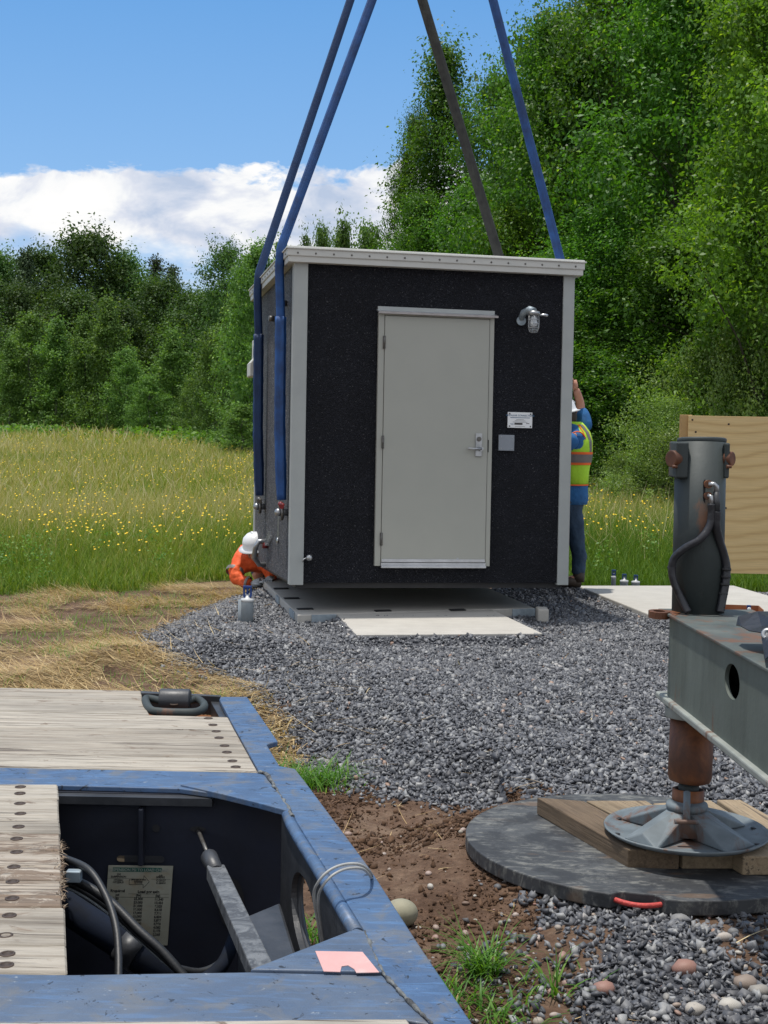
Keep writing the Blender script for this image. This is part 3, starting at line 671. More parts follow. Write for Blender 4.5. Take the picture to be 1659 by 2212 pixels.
# meadow grass
def meadow(name, n, d0, d1, hmean, w, rng, m=0.05):
    d = np.sqrt(rng.uniform(d0 ** 2, d1 ** 2, n)); x = rng.uniform(-1, 1, n) * (0.277 + m) * d
    e = y = d; k = d > medge(x) + (fbm(x, d, 1.5, 12, 3) - 0.5) * 1.0; x, d = x[k], d[k]; n = len(x)
    front = smooth(d - medge(x), 0.0, 4.5)
    patch = fbm(x, d, 0.22, 71, 4)
    dry = smooth(d - medge(x), 0.5, 8) * 0.38 + smooth(d, 30, 80) * 0.12 + 0.18 + (patch - 0.5) * 0.8
    dry -= 0.35 * smooth(x, -1.0, 2.5) * smooth(-d, -32, -20)
    t = np.clip(dry + rng.normal(0, 0.20, n), 0, 1); seed_ = rng.uniform(0, 1, n) < 0.13 * front * smooth(d - medge(x), 1, 6); t = np.where(seed_, rng.uniform(.72, 1, n), t)
    L = hmean * (0.35 + 0.65 * front) * rng.uniform(.5, 1.25, n) * (0.8 + 0.5 * patch) * np.where(seed_, 1.3, 1)
    return ribbons(name, x, d, L, w * rng.uniform(.6, 1.5, n), 'grass_blades', t, rng.uniform(0.0, .35, n), rng.uniform(0, 6.28, n), 0.0, rng.uniform(.1, .9, n), segs=2)
rg = np.random.default_rng(5)
tag(meadow('meadow_grass', 170000, 13.6, 26, .52, .009, rg), 'tall wild grass at the front of the meadow', 'grass')
tag(meadow('meadow_grass', 130000, 26, 60, .55, .022, rg), 'tall olive grass across the middle of the meadow', 'grass')
tag(meadow('meadow_grass', 90000, 60, 150, .6, .06, rg), 'pale grass at the far side of the meadow below the treeline', 'grass')
# flowers
n = 9000; d = 14 + (95 - 14) * rg.beta(1.0, 2.8, n); x = rg.uniform(-1, 1, n) * .32 * d
k = (d > medge(x) + 1.3) & (rg.uniform(0, 1, n) < .06 + .8 * smooth(fbm(x, d, .8, 81, 4), .48, .62)); x, d = x[k], d[k]; n = len(x)
a = np.linspace(0, 2 * PI, 7)[:-1]; r = (0.0095 + 0.0001 * d) * rg.uniform(.7, 1.4, n)
z0 = hz(x, d) + .42 * smooth(d - medge(x), 0.0, 2.5) + rg.uniform(.02, .24, n)
V = np.stack([x[:, None] + r[:, None] * np.cos(a), d[:, None] + r[:, None] * np.sin(a), z0[:, None] + r[:, None] * 0.55 * np.sin(a)[None] + 0 * a], 2)
Fa = np.arange(6)[None] + (np.arange(n) * 6)[:, None]
o = np_mesh('meadow_wildflowers', V.reshape(-1, 3), Fa, 'flower_yellow', np.repeat(rg.uniform(0, 1, n), 6), kind='stuff')
tag(o, 'small yellow wildflowers scattered through the meadow', 'wildflowers')
# stems of the nearer ones are the grass itself; broad weeds at the meadow's front
def broad_leaves(name, cx, cy, n, spread, hmax, size, mat, rng, kind='stuff', tmul=1.0):
    x = cx + rng.normal(0, spread, n); y = cy + rng.normal(0, spread, n); z = hz(x, y) + rng.uniform(0, 1, n) ** .8 * hmax
    nn = rng.normal(size=(n, 3)) * .6 + np.array([0, -.3, 1.0]); return leaf_mesh(name, np.stack([x, y, z], 1), nn, size * rng.uniform(.6, 1.3, n), mat, np.clip(rng.beta(2, 2, n) * tmul, 0, 1), rng, kind=kind)
def leaf_mesh(name, P, Nn, size, mat, tint, rng, kind=None, parent=None, aspect=0.55):
    n = len(P); Nn = Nn / np.linalg.norm(Nn, axis=1)[:, None]
    r = rng.normal(size=(n, 3)); u = np.cross(Nn, r); u /= np.linalg.norm(u, axis=1)[:, None]; v = np.cross(Nn, u)
    s = size[:, None]
    V = np.stack([P - u * s * .5, P + v * s * aspect * .5 - u * s * .05 + Nn * s * .08, P + u * s * .5, P - v * s * aspect * .5 - u * s * .05 + Nn * s * .08], 1)
    Fa = np.arange(4)[None] + (np.arange(n) * 4)[:, None]
    return np_mesh(name, V.reshape(-1, 3), Fa, mat, np.repeat(tint, 4), False, kind, parent)
nw = 60; d = rg.uniform(13.5, 19, nw); x = rg.uniform(-.33, .33, nw) * d; k = d > medge(x) + .2; xs, ds = x[k], d[k]
P = []; 
for a_, b_ in zip(xs, ds):
    c = 90; q = np.stack([a_ + rg.normal(0, .09, c), b_ + rg.normal(0, .09, c), rg.uniform(0, .5, c)], 1); q[:, 2] += hz(q[:, 0], q[:, 1]); P.append(q)
P = np.concatenate(P); n = len(P)
o = leaf_mesh('meadow_weeds', P, rg.normal(size=(n, 3)) * .5 + np.array([0, -.3, 1.]), rg.uniform(.02, .055, n), 'green_weed', rg.beta(2, 1.6, n), rg, kind='stuff')
tag(o, 'broad leaved green weeds along the meadow edge', 'weeds')
# ------------------------------------------------------------------ the equipment shelter, hanging in its slings
def dirc(a, b, c): return (a * R_ + b * U_ + c * F_).normalized()
EY = dirc(-.2085, .0337, 1.0); EX = dirc(4.788, -.054, 1.0); EX = (EX - EY * EX.dot(EY)).normalized(); EZ = EX.cross(EY).normalized()
HM = Matrix((EX, EY, EZ)).transposed().to_4x4(); HM.translation = at(626, 1264, 12.1)
HI = HM.inverted()
W, D, H = 2.543, 2.85, 2.80
def _loc(px, py): return HI @ CAM, HI.to_3x3() @ ray(px, py)
def hl(px, py, yl=0.0):
    o, r = _loc(px, py); t = (yl - o.y) / r.y; p = o + r * t; return p.x, p.z
def hs_(px, py, xl=0.0):
    o, r = _loc(px, py); t = (xl - o.x) / r.x; p = o + r * t; return p.y, p.z
hut = thing('equipment_shelter', 'small charcoal pebble-faced equipment shelter with pale grey door hanging from four slings', 'shelter', mat4=HM)
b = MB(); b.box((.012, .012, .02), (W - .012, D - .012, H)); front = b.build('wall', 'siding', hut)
# side wall cladding a few mm proud, grazing sun painted in as lighter stone
b = MB(); b.box((.004, .03, .022), (.0118, D - .03, H - .01)); b.build('side_cladding', 'siding_sunlit', hut)
b = MB(); b.box((.06, .06, -.03), (W - .06, D - .06, .0195)); b.build('floor_frame', 'dark_rubber', hut)
# corner columns: L-shaped trims
cw, cs = .118, .10
def col(x0, x1, y0, y1, sx, sy):
    b = MB(); b.box((x0, y0, 0), (x1, y1, H)); return b.build('corner_trim', 'column_grey', hut, bevel=.006)
col(-.006, cw, -.006, cs, 1, 1); col(W - .1, W + .006, -.006, cs, 1, 1)
col(-.006, cw, D - cs, D + .006, 1, 1); col(W - .1, W + .006, D - cs, D + .006, 1, 1)
# roof slab with two-step fascia
ov = .075
b = MB(); b.box((-ov + .012, -ov + .012, H - .005), (W + ov - .012, D + ov - .012, H + .065))
roof = b.build('roof', 'fascia_grey', hut, bevel=.004)
b = MB(); b.box((-ov, -ov, H + .045), (W + ov, D + ov, H + .132)); lip = b.build('roof_edge', 'fascia_grey', hut, bevel=.008)
b = MB(); b.box((-ov - .012, -ov - .012, H + .105), (W + ov + .012, D + ov + .012, H + .118)); b.build('drip_edge', 'fascia_grey', hut, bevel=.004)
b = MB(); b.sphere((-ov + .09, -ov - .002, H + .072), .009, (1, .5, 1), 8, 5); repeat(b.build('screw', 'shackle_steel', lip), [(i * (W + 2 * ov - .18) / 16, 0, 0) for i in range(1, 17)])
b = MB(); b.sphere((-ov - .002, -ov + .12, H + .072), .009, (.5, 1, 1), 8, 5); repeat(b.build('screw', 'shackle_steel', lip), [(0, i * (D + 2 * ov - .24) / 15, 0) for i in range(1, 16)])
# door frame, door
fx0, fz1 = hl(817, 672); fx1, _ = hl(1067, 690); _, fz0 = hl(812, 1222)
dx0, dz1 = hl(830, 684); dx1, dz1b = hl(1055, 690); dx0b, dz0 = hl(822, 1214)
fx0b, _ = hl(808, 1215); fx1b, _ = hl(1055, 1222)
fx0 = (fx0 + fx0b) / 2; fx1 = (fx1 + fx1b) / 2; dx0 = (dx0 + dx0b) / 2; dx1 = (dx1 + hl(1046, 1214)[0]) / 2; dz1 = (dz1 + dz1b) / 2
print('door', fx0, fx1, fz0, fz1, dx0, dx1, dz0, dz1)
b = MB(); b.box((fx0, -.03, fz0), (dx0 - .004, .012, fz1)); b.box((dx1 + .004, -.03, fz0), (fx1, .012, fz1)); b.box((dx0 - .004, -.03, dz1 + .004), (dx1 + .004, .012, fz1))
fr = b.build('door_frame', 'door_grey', hut, bevel=.003)
b = MB(); b.box((dx0 - .004, -.004, dz0 - .01), (dx1 + .004, .011, dz1 + .003)); b.build('door_seal', 'dark_rubber', hut)
b = MB(); b.box((dx0, -.036, dz0), (dx1, -.005, dz1)); door = b.build('door', 'door_grey', hut, bevel=.003)
# threshold and head flashing
b = MB(); b.box((dx0 - .003, -.065, dz0 - .048), (dx1 + .003, .01, dz0 - .03)); b.box((dx0 - .003, -.046, dz0 - .03), (dx1 + .003, .01, dz0 - .004))
b.box((dx0 + .003, -.044, dz0 + .002), (dx1 - .003, -.0365, dz0 + .028)); b.build('threshold', 'aluminium', hut, bevel=.002)
b = MB(); M4 = Matrix.Translation((0, 0, fz1)); b.prism([(-.075, -.03), (-.078, -.012), (.01, .012), (.01, .0)], fx0 - .012, fx1 + .022, Matrix(((0, 0, 1, 0), (1, 0, 0, 0), (0, 1, 0, fz1 + .004), (0, 0, 0, 1))))
b.build('head_flashing', 'aluminium', hut)
b = MB(); b.box((fx0 - .004, -.012, fz1 + .002), (fx1 + .006, .011, fz1 + .042)); b.build('head_trim', 'column_grey', hut)
for pz in (740, 955, 1164):
    hx, hz_ = hl(829 - (pz - 684) * .015, pz); b = MB()
    b.tube([(hx, -.042, hz_ - .057), (hx, -.042, hz_ + .057)], .0085, 10); b.box((hx - .012, -.0405, hz_ - .055), (hx + .012, -.0365, hz_ + .055)); b.build('hinge', 'shackle_steel', hut)
# latch
ax, az = hl(1031, 962)
b = MB(); b.box((ax - .03, -.052, az - .1), (ax + .03, -.0365, az + .105)); lt = b.build('lock_plate', 'steel', door, bevel=.004)
b = MB(); b.tube([(ax + .02, -.075, az - .03), (ax - .05, -.08, az - .034), (ax - .105, -.075, az - .03)], [.013, .011, .012], 10); b.tube([(ax + .018, -.05, az - .03), (ax + .018, -.08, az - .03)], .02, 14); b.build('handle', 'steel', lt)
b = MB(); b.tube([(ax, -.05, az + .055), (ax, -.062, az + .055)], .021, 20); b.build('lock_cylinder', 'shackle_steel', lt)
b = MB(); b.box((dx1 + .006, -.034, az - .06), (dx1 + .014, -.031, az + .05)); b.build('strike', 'dark_rubber', door)
vx, vz = hl(986, 1207); b = MB(); b.sphere((vx, -.037, vz), .012, (1, .4, 1)); b.build('door_stop_screw', 'steel', door)
# maker's plate
x0, z1 = hl(1097, 890); x1, z0 = hl(1149, 925)
b = MB(); b.box((x0, -.006, z0), (x1, .012, z1)); pl = b.build('name_plate', 'white_plastic', hut, bevel=.001)
cxp = (x0 + x1) / 2; pw = x1 - x0; ph = z1 - z0
def tm(x, z, y=-.0066): return Matrix(((1, 0, 0, x), (0, 0, -1, y), (0, 1, 0, z), (0, 0, 0, 1)))
mes = [text('MODULAR CONNECTIONS', .0215, 't', None, None, tm(cxp, z1 - ph * .26), bold=.0003)]
join_meshes(mes, 'lettering', 'ink_blue', pl)
# the smaller lines of the plate cannot be read in the photograph: rules of their length and height
for u0, u1, v, h_, mt in ((.1, .9, .33, .0055, 'ink_blue'), (.34, .66, .46, .0028, 'ink'), (.28, .72, .54, .0028, 'ink'), (.2, .8, .62, .0028, 'ink'), (.09, .24, .72, .003, 'ink_blue'), (.12, .24, .79, .003, 'ink_blue'), (.3, .7, .9, .002, 'ink')):
    b = MB(); b.box((x0 + pw * u0, -.0069, z1 - ph * v - h_), (x0 + pw * u1, -.0061, z1 - ph * v)); b.build('small_print', mt, pl)
b = MB(); b.box((x0 + pw * .27, -.0072, z0 + ph * .2), (x0 + pw * .6, -.0061, z0 + ph * .32)); b.box((x0 + pw * .75, -.0072, z0 + ph * .27), (x0 + pw * .88, -.0061, z0 + ph * .31)); b.build('stamped_field', 'ink', pl)
b = MB(); b.sphere((x0 + pw * .07, -.007, z0 + ph * .1), .0075, (1, .5, 1), 10, 6); repeat(b.build('screw', 'shackle_steel', pl), [(pw * .86, 0, 0), (0, 0, ph * .8), (pw * .86, 0, ph * .8)])
x0, z1 = hl(1077, 939); x1, z0 = hl(1110, 974)
b = MB(); b.box((x0, -.012, z0), (x1, .012, z1)); bp = b.build('blank_cover_plate', 'plate_grey', hut, bevel=.003)
pw, ph = x1 - x0, z1 - z0
b = MB(); b.sphere((x0 + pw * .15, -.0125, z0 + ph * .14), .005, (1, .4, 1), 8, 5); repeat(b.build('screw', 'steel', bp), [(pw * .7, 0, 0), (0, 0, ph * .72), (pw * .7, 0, ph * .72)])
# caged lamp (unlit)
lx, lz = hl(1153, 690, -.16)
lamp = MB(); lamp.lathe([(.0, .0), (.052, .0), (.056, .02), (.05, .035), (.03, .04), (0, .042)], (lx, -.16, lz + .035), 20); 
lp = lamp.build('wall_lamp', 'steel', hut)
b = MB(); b.tube([(lx - .07, .0, lz + .0), (lx - .07, -.022, lz + .0)], .042, 20); b.tube([(lx - .07, -.01, lz + .02), (lx - .06, -.05, lz + .07), (lx - .025, -.12, lz + .09), (lx, -.16, lz + .07)], [.028, .030, .032, .034], 12); b.build('lamp_bracket', 'galvanised', lp)
b = MB(); b.lathe([(.044, .035), (.044, -.06), (.036, -.095), (.018, -.108), (0, -.11)], (lx, -.16, lz), 20); b.build('lamp_glass', 'glass', lp)
b = MB(); b.lathe([(.012, .03), (.02, .01), (.027, -.03), (.024, -.055), (.0, -.068)], (lx, -.16, lz), 16); b.build('bulb', 'white_plastic', lp)
b = MB()
for k in range(6):
    a = k * PI / 3 + .3; c, s_ = math.cos(a), math.sin(a)
    b.tube([(lx + .05 * c, -.16 + .05 * s_, lz + .035), (lx + .052 * c, -.16 + .052 * s_, lz - .07), (lx + .04 * c, -.16 + .04 * s_, lz - .108), (lx + .01 * c, -.16 + .01 * s_, lz - .12)], .0028, 6)
for zz, rr in ((-.005, .051), (-.04, .052), (-.075, .051), (-.115, .03)):
    b.tube([(lx + rr * math.cos(t * PI / 12), -.16 + rr * math.sin(t * PI / 12), lz + zz) for t in range(25)], .0026, 6)
b.build('lamp_cage', 'steel', lp)
b = MB(); b.tube([(lx + .05, -.165, lz + .04), (lx + .10, -.17, lz + .042), (lx + .125, -.17, lz + .038)], [.008, .014, .012], 10); b.build('photo_eye', 'aluminium', lp)
# ball shaped vent cap by the lower corner
vx, vz = hl(668, 1205, -.05); b = MB(); b.tube([(vx, .0, vz), (vx, -.04, vz)], .018, 14); b.sphere((vx, -.05, vz), .028); b.tube([(vx - .02, -.05, vz), (vx - .05, -.055, vz - .01), (vx - .058, -.055, vz - .035)], .006, 8)
b.build('vent_cap', 'steel', hut)
# things on the long left wall
def side(px, py, x=0.0): y_, z_ = hs_(px, py, x); return y_, z_
y_, z_ = side(612, 655, -.03); b = MB(); b.tube([(.0, y_, z_), (-.07, y_, z_)], .028, 16); b.sphere((-.07, y_, z_), .028, (.6, 1, 1)); b.build('lifting_stud', 'shackle_steel', hut)
y_, z_ = side(585, 688, -.03); b = MB(); b.tube([(.0, y_, z_), (-.05, y_, z_)], .028, 16); b.build('lifting_stud', 'shackle_steel', hut)
y_, z_ = side(560, 1178, -.08)
b = MB(); b.tube([(-.0, y_ + .02, z_ + .04), (-.09, y_ - .03, z_ + .04), (-.115, y_, z_ - .02), (-.12, y_ + .08, z_ - .12), (-.06, y_ + .15, z_ - .2), (0, y_ + .16, z_ - .2)], .026, 12); b.build('conduit_elbow', 'steel', hut)
b = MB()
y2, z2 = side(578, 1160, -.02)
for i in range(4): b.box((-.02, y2 + i * .09 - .2, z2 - i * .03), (.003, y2 + i * .09 - .12, z2 - i * .03 + .02)); b.box((-.03, y2 + i * .09 - .14, z2 - i * .03), (.003, y2 + i * .09 - .12, z2 - i * .03 + .06))
b.build('cable_bracket', 'steel', hut)
y3, z3 = side(571, 1177, -.03); b = MB(); b.tube([(.0, y3, z3), (-.05, y3, z3)], .035, 14); b.build('red_inlet', 'red_paint', hut)
y4, z4 = side(602, 1140, -.0); b = MB(); b.box((-.006, y4 - .016, z4 - .12), (.004, y4 + .016, z4 + .25)); b.sphere((-.01, y4, z4 - .12), .03, (.4, 1, 1)); b.build('anchor_strip', 'steel', hut)
# air inlet hood on the far corner of the left side
y5, z5a = D + .0, side(546, 742)[1]; z5b = side(543, 822)[1]
b = MB(); b.prism([(-.045, z5a), (-.006, z5a), (-.006, z5b), (-.095, z5b), (-.095, z5b + .14), (-.045, z5b + .2)], D - .26, D + .02, Matrix(((1, 0, 0, 0), (0, 0, 1, 0), (0, 1, 0, 0), (0, 0, 0, 1))))
b.build('air_hood', 'beige_plastic', hut, bevel=.012)

# ------------------------------------------------------------------ slings
def strip(b, pts, w, th, wdir, n=None, wob=0.0, fold=0.25):
    """soft flat sling: cross-section polygon of half width w, thickness th, with a raised fold"""
    pts = [Vector(p) for p in pts]; prof = [(-1, 0), (-.8, .7), (-.15, .3), (-.05 + fold, 2.0), (.55, .55), (.85, .7), (1, 0), (.7, -.8), (0, -.6), (-.7, -.8)]
    o = len(b.v); m_ = len(prof)
    for i, p in enumerate(pts):
        t = (pts[min(i + 1, len(pts) - 1)] - pts[max(i - 1, 0)]).normalized()
        wd = Vector(wdir); wd = (wd - t * wd.dot(t)).normalized(); nd = t.cross(wd)
        k = 1 + wob * math.sin(i * 2.3) * .5 + wob * math.sin(i * 5.1) * .4
        ww = w[i] if isinstance(w, list) else w
        for a, c in prof: b.v.append(p + wd * a * ww * k + nd * c * th)
    for i in range(len(pts) - 1):
        for j in range(m_): b.f.append([o + i * m_ + j, o + i * m_ + (j + 1) % m_, o + (i + 1) * m_ + (j + 1) % m_, o + (i + 1) * m_ + j]); b.sm.append(True)
    b.f.append([o + j for j in range(m_)]); b.sm.append(False); e = o + (len(pts) - 1) * m_; b.f.append([e + j for j in range(m_)][::-1]); b.sm.append(False)
def dense(pts, n):
    pts = [Vector(p) for p in pts]; out = []
    for a, c in zip(pts[:-1], pts[1:]):
        L = (c - a).length; k = max(2, int(L / n))
        out += [a.lerp(c, i / k) for i in range(k)]
    return out + [pts[-1]]
def chaikin(p, it=2):
    for _ in range(it):
        q = [p[0]]
        for a, c in zip(p[:-1], p[1:]): q += [a.lerp(c, .25), a.lerp(c, .75)]
        p = q + [p[-1]]
    return p
HR = HM.to_3x3()
def hw(x, y, z): return HM @ Vector((x, y, z))
def shackle(parent, pinp, ydir):
    """bow shackle hanging on a wall stud at pinp (world)"""
    b = MB(); X = HR @ Vector((0, 1, 0)); Z = HR @ Vector((0, 0, 1)); O = HR @ Vector((-1, 0, 0))
    pts = []
    for k in range(13):
        a = PI + k * PI / 12; pts.append(pinp + X * .052 * math.cos(a) + Z * (.06 * math.sin(a)) + O * .03)
    pts = [pinp + X * -.045 + Z * .07 + O * .03] + pts + [pinp + X * .045 + Z * .07 + O * .03]
    b.tube(pts, .015, 10); s_ = b.build('shackle', 'shackle_steel', parent, world=True)
    b = MB(); b.tube([pinp + X * -.085 + Z * .07 + O * .03, pinp + X * .08 + Z * .07 + O * .03], .014, 10); b.sphere(pinp + X * .085 + Z * .07 + O * .03, .024)
    b.tube([pinp + X * -.085 + Z * .07 + O * .03, pinp + X * -.13 + Z * .055 + O * .05], [.014, .024], 8); b.build('shackle_pin', 'red_paint' if ydir else 'shackle_steel', s_, world=True)
    b = MB(); b.tube([pinp - O * .03, pinp + O * .06], .03, 16); b.sphere(pinp + O * .06, .036, (1, 1, 1)); b.build('stud', 'steel', s_, world=True)
SL = 'slings holding up the shelter'
def left_sling(label, yl, top_px, topd, zend, mat, w, red, wall_mat=None):
    t = thing('lifting_sling', label, 'sling', loc=hw(-.1, yl, H), group=SL)
    topw = at(top_px[0], top_px[1], topd)
    edge = hw(-ov - .02, yl, H + .15); e2 = hw(-ov - .03, yl, H - .02)
    bot = hw(-.055, yl, zend); mid = hw(-.085, yl, H - .5)
    path = dense([topw, edge.lerp(topw, .03)] , .25)[:-1] + chaikin(dense([edge.lerp(topw, .03), edge, e2, mid], .12), 1)
    b = MB(); strip(b, path, w * .42, .02, HR @ Vector((1, .35, 0)), fold=.3); b.build('webbing', mat, t, world=True)
    low = dense([hw(-.087, yl, H - .45), hw(-.08, yl, (H - .5) * .6), bot + HR @ Vector((0, 0, .02))], .05)
    b = MB(); n = len(low); strip(b, low, [w * (.5 if i < n - 4 else .5 - .04 * (i - n + 4)) for i in range(n)], .035, HR @ Vector((1, .25, 0)), wob=.07, fold=.1)
    b.build('wear_sleeve', wall_mat or mat, t, world=True)
    shackle(t, hw(-.02, yl, zend - .09), red)
    return t
def yfor(px, py):  # where a pixel on the roof's left edge meets the edge
    return hs_(px, py, -ov - .03)[0]
yB = hs_(603, 1000, -.08)[0]; yA = hs_(556, 1000, -.08)[0]
zB = hs_(603, 1085, -.08)[1]; zA = hs_(556, 1075, -.08)[1]
print('sling y', yA, yB, zA, zB)
left_sling('blue sling with two bright folds down the left wall, nearer the door', yB, (957, -416), 13.0, zB, 'blue_webbing', .105, True)
left_sling('dark blue sling in a wrinkled sleeve down the far left corner', yA, (839, -245), 14.4, zA, 'dark_blue_webbing', .108, False, 'dark_blue_webbing')
def right_sling(label, px_edge, top_px, topd, mat, w, yl, zend=.7):
    t = thing('lifting_sling', label, 'sling', loc=hw(W + .1, yl, H), group=SL)
    topw = at(top_px[0], top_px[1], topd); edge = hw(W + ov + .03, yl, H + .14); e2 = hw(W + ov + .04, yl, H - .02); bot = hw(W + .05, yl, zend)
    path = dense([topw, edge], .25)[:-1] + chaikin(dense([edge, e2, bot], .12), 1)
    b = MB(); strip(b, path, w * .42, .02, (HR @ Vector((1, -.35, 0))), fold=.3); b.build('webbing', mat, t, world=True)
    return t
def y_right(px, py):
    return hs_(px, py, W + ov + .03)
print('right', y_right(1207, 545), y_right(1079, 545))
right_sling('bright blue sling rising right from the roof near its front corner', None, (957, -416), 13.0, 'blue_webbing', .10, .62)
right_sling('dark grey frayed sling crossing behind the roof to its far side', None, (839, -245), 14.4, 'grey_webbing', .125, 2.35)

# ------------------------------------------------------------------ concrete
def slab(name, label, px, z1, th, mat='concrete', extra=None, group=None):
    c = on(px[0][0], px[0][1], z1); t = thing(name, label, 'slab', loc=(c.x, c.y, z1 - th), group=group)
    pts = [on(a, b_, z1) for a, b_ in px] + (extra or []); b = MB(); b.prism([(p[0] - c.x, p[1] - c.y) for p in pts], 0, th); b.build('slab_body', mat, t, bevel=.008); return t
fl = on(643, 1328, ZS); fr_ = on(1155, 1313, ZS); bk = on(561, 1247, ZS)
dv = Vector((bk.x - fl.x, bk.y - fl.y, 0)).normalized(); br = fr_ + dv * (bk - fl).length
pad = thing('concrete_pad', 'thick concrete foundation slab in the shade under the hanging shelter', 'slab', loc=(fl.x, fl.y, ZS - .16))
b = MB(); b.prism([(p.x - fl.x, p.y - fl.y) for p in (fl, fr_, br, bk)], 0, .16); b.build('slab_body', 'concrete', pad, bevel=.01)
def onp(px, py, z=ZS): p = on(px, py, z); return Vector((p.x - fl.x, p.y - fl.y, .16))
ux = Vector((fr_.x - fl.x, fr_.y - fl.y, 0)).normalized(); uy = Vector((dv.x, dv.y, 0))
for px, py in ((607, 1272), (630, 1293), (659, 1325 - 9), (827, 1320), (988, 1318), (583, 1250)):
    c = onp(px, py); b = MB(); pts = [c + ux * a + uy * e for a, e in ((-.075, -.045), (.075, -.045), (.075, .045), (-.075, .045))]
    b.prism([(p.x, p.y) for p in pts], .1605, .168); b.build('bearing_pad', 'dark_rubber', pad, bevel=.003)
# galvanised closure plates on the slab's faces
def face_plate(p, q, name='steel_plate'):
    p, q = Vector(p), Vector(q); d = (q - p).normalized(); n_ = Vector((d.y, -d.x, 0)) * .012
    b = MB(); b.prism([(v.x, v.y) for v in (p + n_, q + n_, q - n_ * .1, p - n_ * .1)], -.02, .156); b.build(name, 'galvanised', pad, bevel=.002)
wv = (fr_ - fl); wl_ = Vector((wv.x, wv.y, 0))
face_plate(wl_ * .055, wl_ * .155); face_plate(wl_ * .90, wl_ * 1.0)
lv = Vector((bk.x - fl.x, bk.y - fl.y, 0))
face_plate(lv * .16, lv * .06); face_plate(lv * .50, lv * .42)
st = [(735, 1330), (1100, 1329), (1172, 1368), (770, 1371)]
sp = [on(a, b_, ZS - .004) for a, b_ in st]; sp[0] = Vector((sp[0].x, sp[0].y, 0)); 
# step slab butts against the pad
n2 = Vector((-ux.y, ux.x, 0))
def to_pad(p):  # project back edge corner onto the pad's front face, 4 mm clear
    dd = (Vector((p.x - fl.x, p.y - fl.y, 0))).dot(n2); return Vector((p.x, p.y, 0)) - n2 * (dd + .004)
q0, q1 = to_pad(sp[0]), to_pad(sp[1]); q2, q3 = sp[2], sp[3]
stp = thing('concrete_step', 'pale concrete step slab in sunlight at the foot of the door side', 'slab', loc=(q3.x, q3.y, -.104))
b = MB(); b.prism([(p.x - q3.x, p.y - q3.y) for p in (q3, q2, q1, q0)], 0, .1); b.build('slab_body', 'concrete', stp, bevel=.006)
a0 = on(1247, 1265, ZS); a1 = on(1410, 1330, ZS); u2 = (a0 - a1).normalized()
f2 = a1 + (Vector((u2.y, -u2.x, 0))) * 1.75
b2 = f2 + u2 * (a0 - a1).length
far_pad = thing('concrete_pad', 'empty pale concrete slab on the gravel behind the crane leg', 'slab', loc=(a1.x, a1.y, ZS - .12))
b = MB(); b.prism([(p.x - a1.x, p.y - a1.y) for p in (a1, f2, b2, a0)], 0, .12); b.build('slab_body', 'concrete', far_pad, bevel=.01)
bw = on(1176, 1333, -.04); t = thing('concrete_block', 'small rough concrete block standing at the right end of the shaded slab', 'block', loc=(bw.x, bw.y, -.09))
b = MB(); b.box((-.06, 0, 0), (.04, .2, .12)); b.build('block_body', 'concrete', t, bevel=.012)

# ------------------------------------------------------------------ pipes with blue clamps
def pipe_marker(label, px, pyb, pyt, w, d, twin=False, group=None, eye=1.0):
    base = at(px, pyb, d); k = 3000 / d; h_ = (pyb - pyt) / k; r = w / k / 2
    t = thing('capped_pipe', label, 'pipe', loc=base, group=group)
    b = MB(); b.lathe([(r, -.15), (r, h_), (r * .97, h_ + .004)], n=24); b.build('pipe', 'pvc_grey', t)
    if twin: b = MB(); b.lathe([(r * .8, -.15), (r * .8, h_ - .004)], (-r * .75, .03, 0), n=20); b.build('side_pipe', 'pvc_grey', t)
    b = MB(); b.lathe([(r * 1.06, h_ - .012), (r * 1.06, h_ + .012), (r * .5, h_ + .02), (r * .28, h_ + .05)], n=24); cp = b.build('cap', 'pvc_white', t)
    e = eye; zc = h_ + .02
    b = MB(); b.box((-.038 * e, -.012, zc + .01), (-.022 * e, .012, zc + .10 * e)); b.box((.022 * e, -.012, zc + .01), (.038 * e, .012, zc + .10 * e)); b.box((-.038 * e, -.013, zc + .085 * e), (.038 * e, .013, zc + .105 * e)); b.box((-.03 * e, -.014, zc), (.03 * e, .014, zc + .022))
    b.tube([(0, 0, zc + .02), (0, 0, zc + .085 * e)], .010 * e, 10); b.build('clamp', 'blue_enamel', t, bevel=.003); return t
pipe_marker('twin grey plastic pipe with blue clamp in the gravel left of the slab', 534, 1335, 1296, 27, 12.1, True, 'capped pipes standing in the gravel')
pipe_marker('leftmost and tallest of three thin capped pipes behind the pale slab', 1325, 1262, 1247, 10, 15.2, False, 'capped pipes standing in the gravel', .6)
pipe_marker('middle short capped pipe of the three behind the pale slab', 1348, 1263, 1256, 17, 15.3, False, 'capped pipes standing in the gravel', .6)
pipe_marker('rightmost short capped pipe of the three behind the pale slab', 1373, 1263, 1258, 17, 15.4, False, 'capped pipes standing in the gravel', .6)
# ------------------------------------------------------------------ flatbed trailer deck in the foreground
ZD = .85
tr = thing('flatbed_trailer', 'blue steel flatbed trailer with worn grey plank deck and open pit in the foreground', 'trailer', loc=(-.4, 3.0, 0))
TO = Vector((-.4, 3.0, 0))
def dp(px, py, z=ZD): p = on(px, py, z); return Vector((p.x - TO.x, p.y - TO.y, z))
def pl2(pts, z=ZD): return [(dp(a, b_, z).x, dp(a, b_, z).y) for a, b_ in pts]
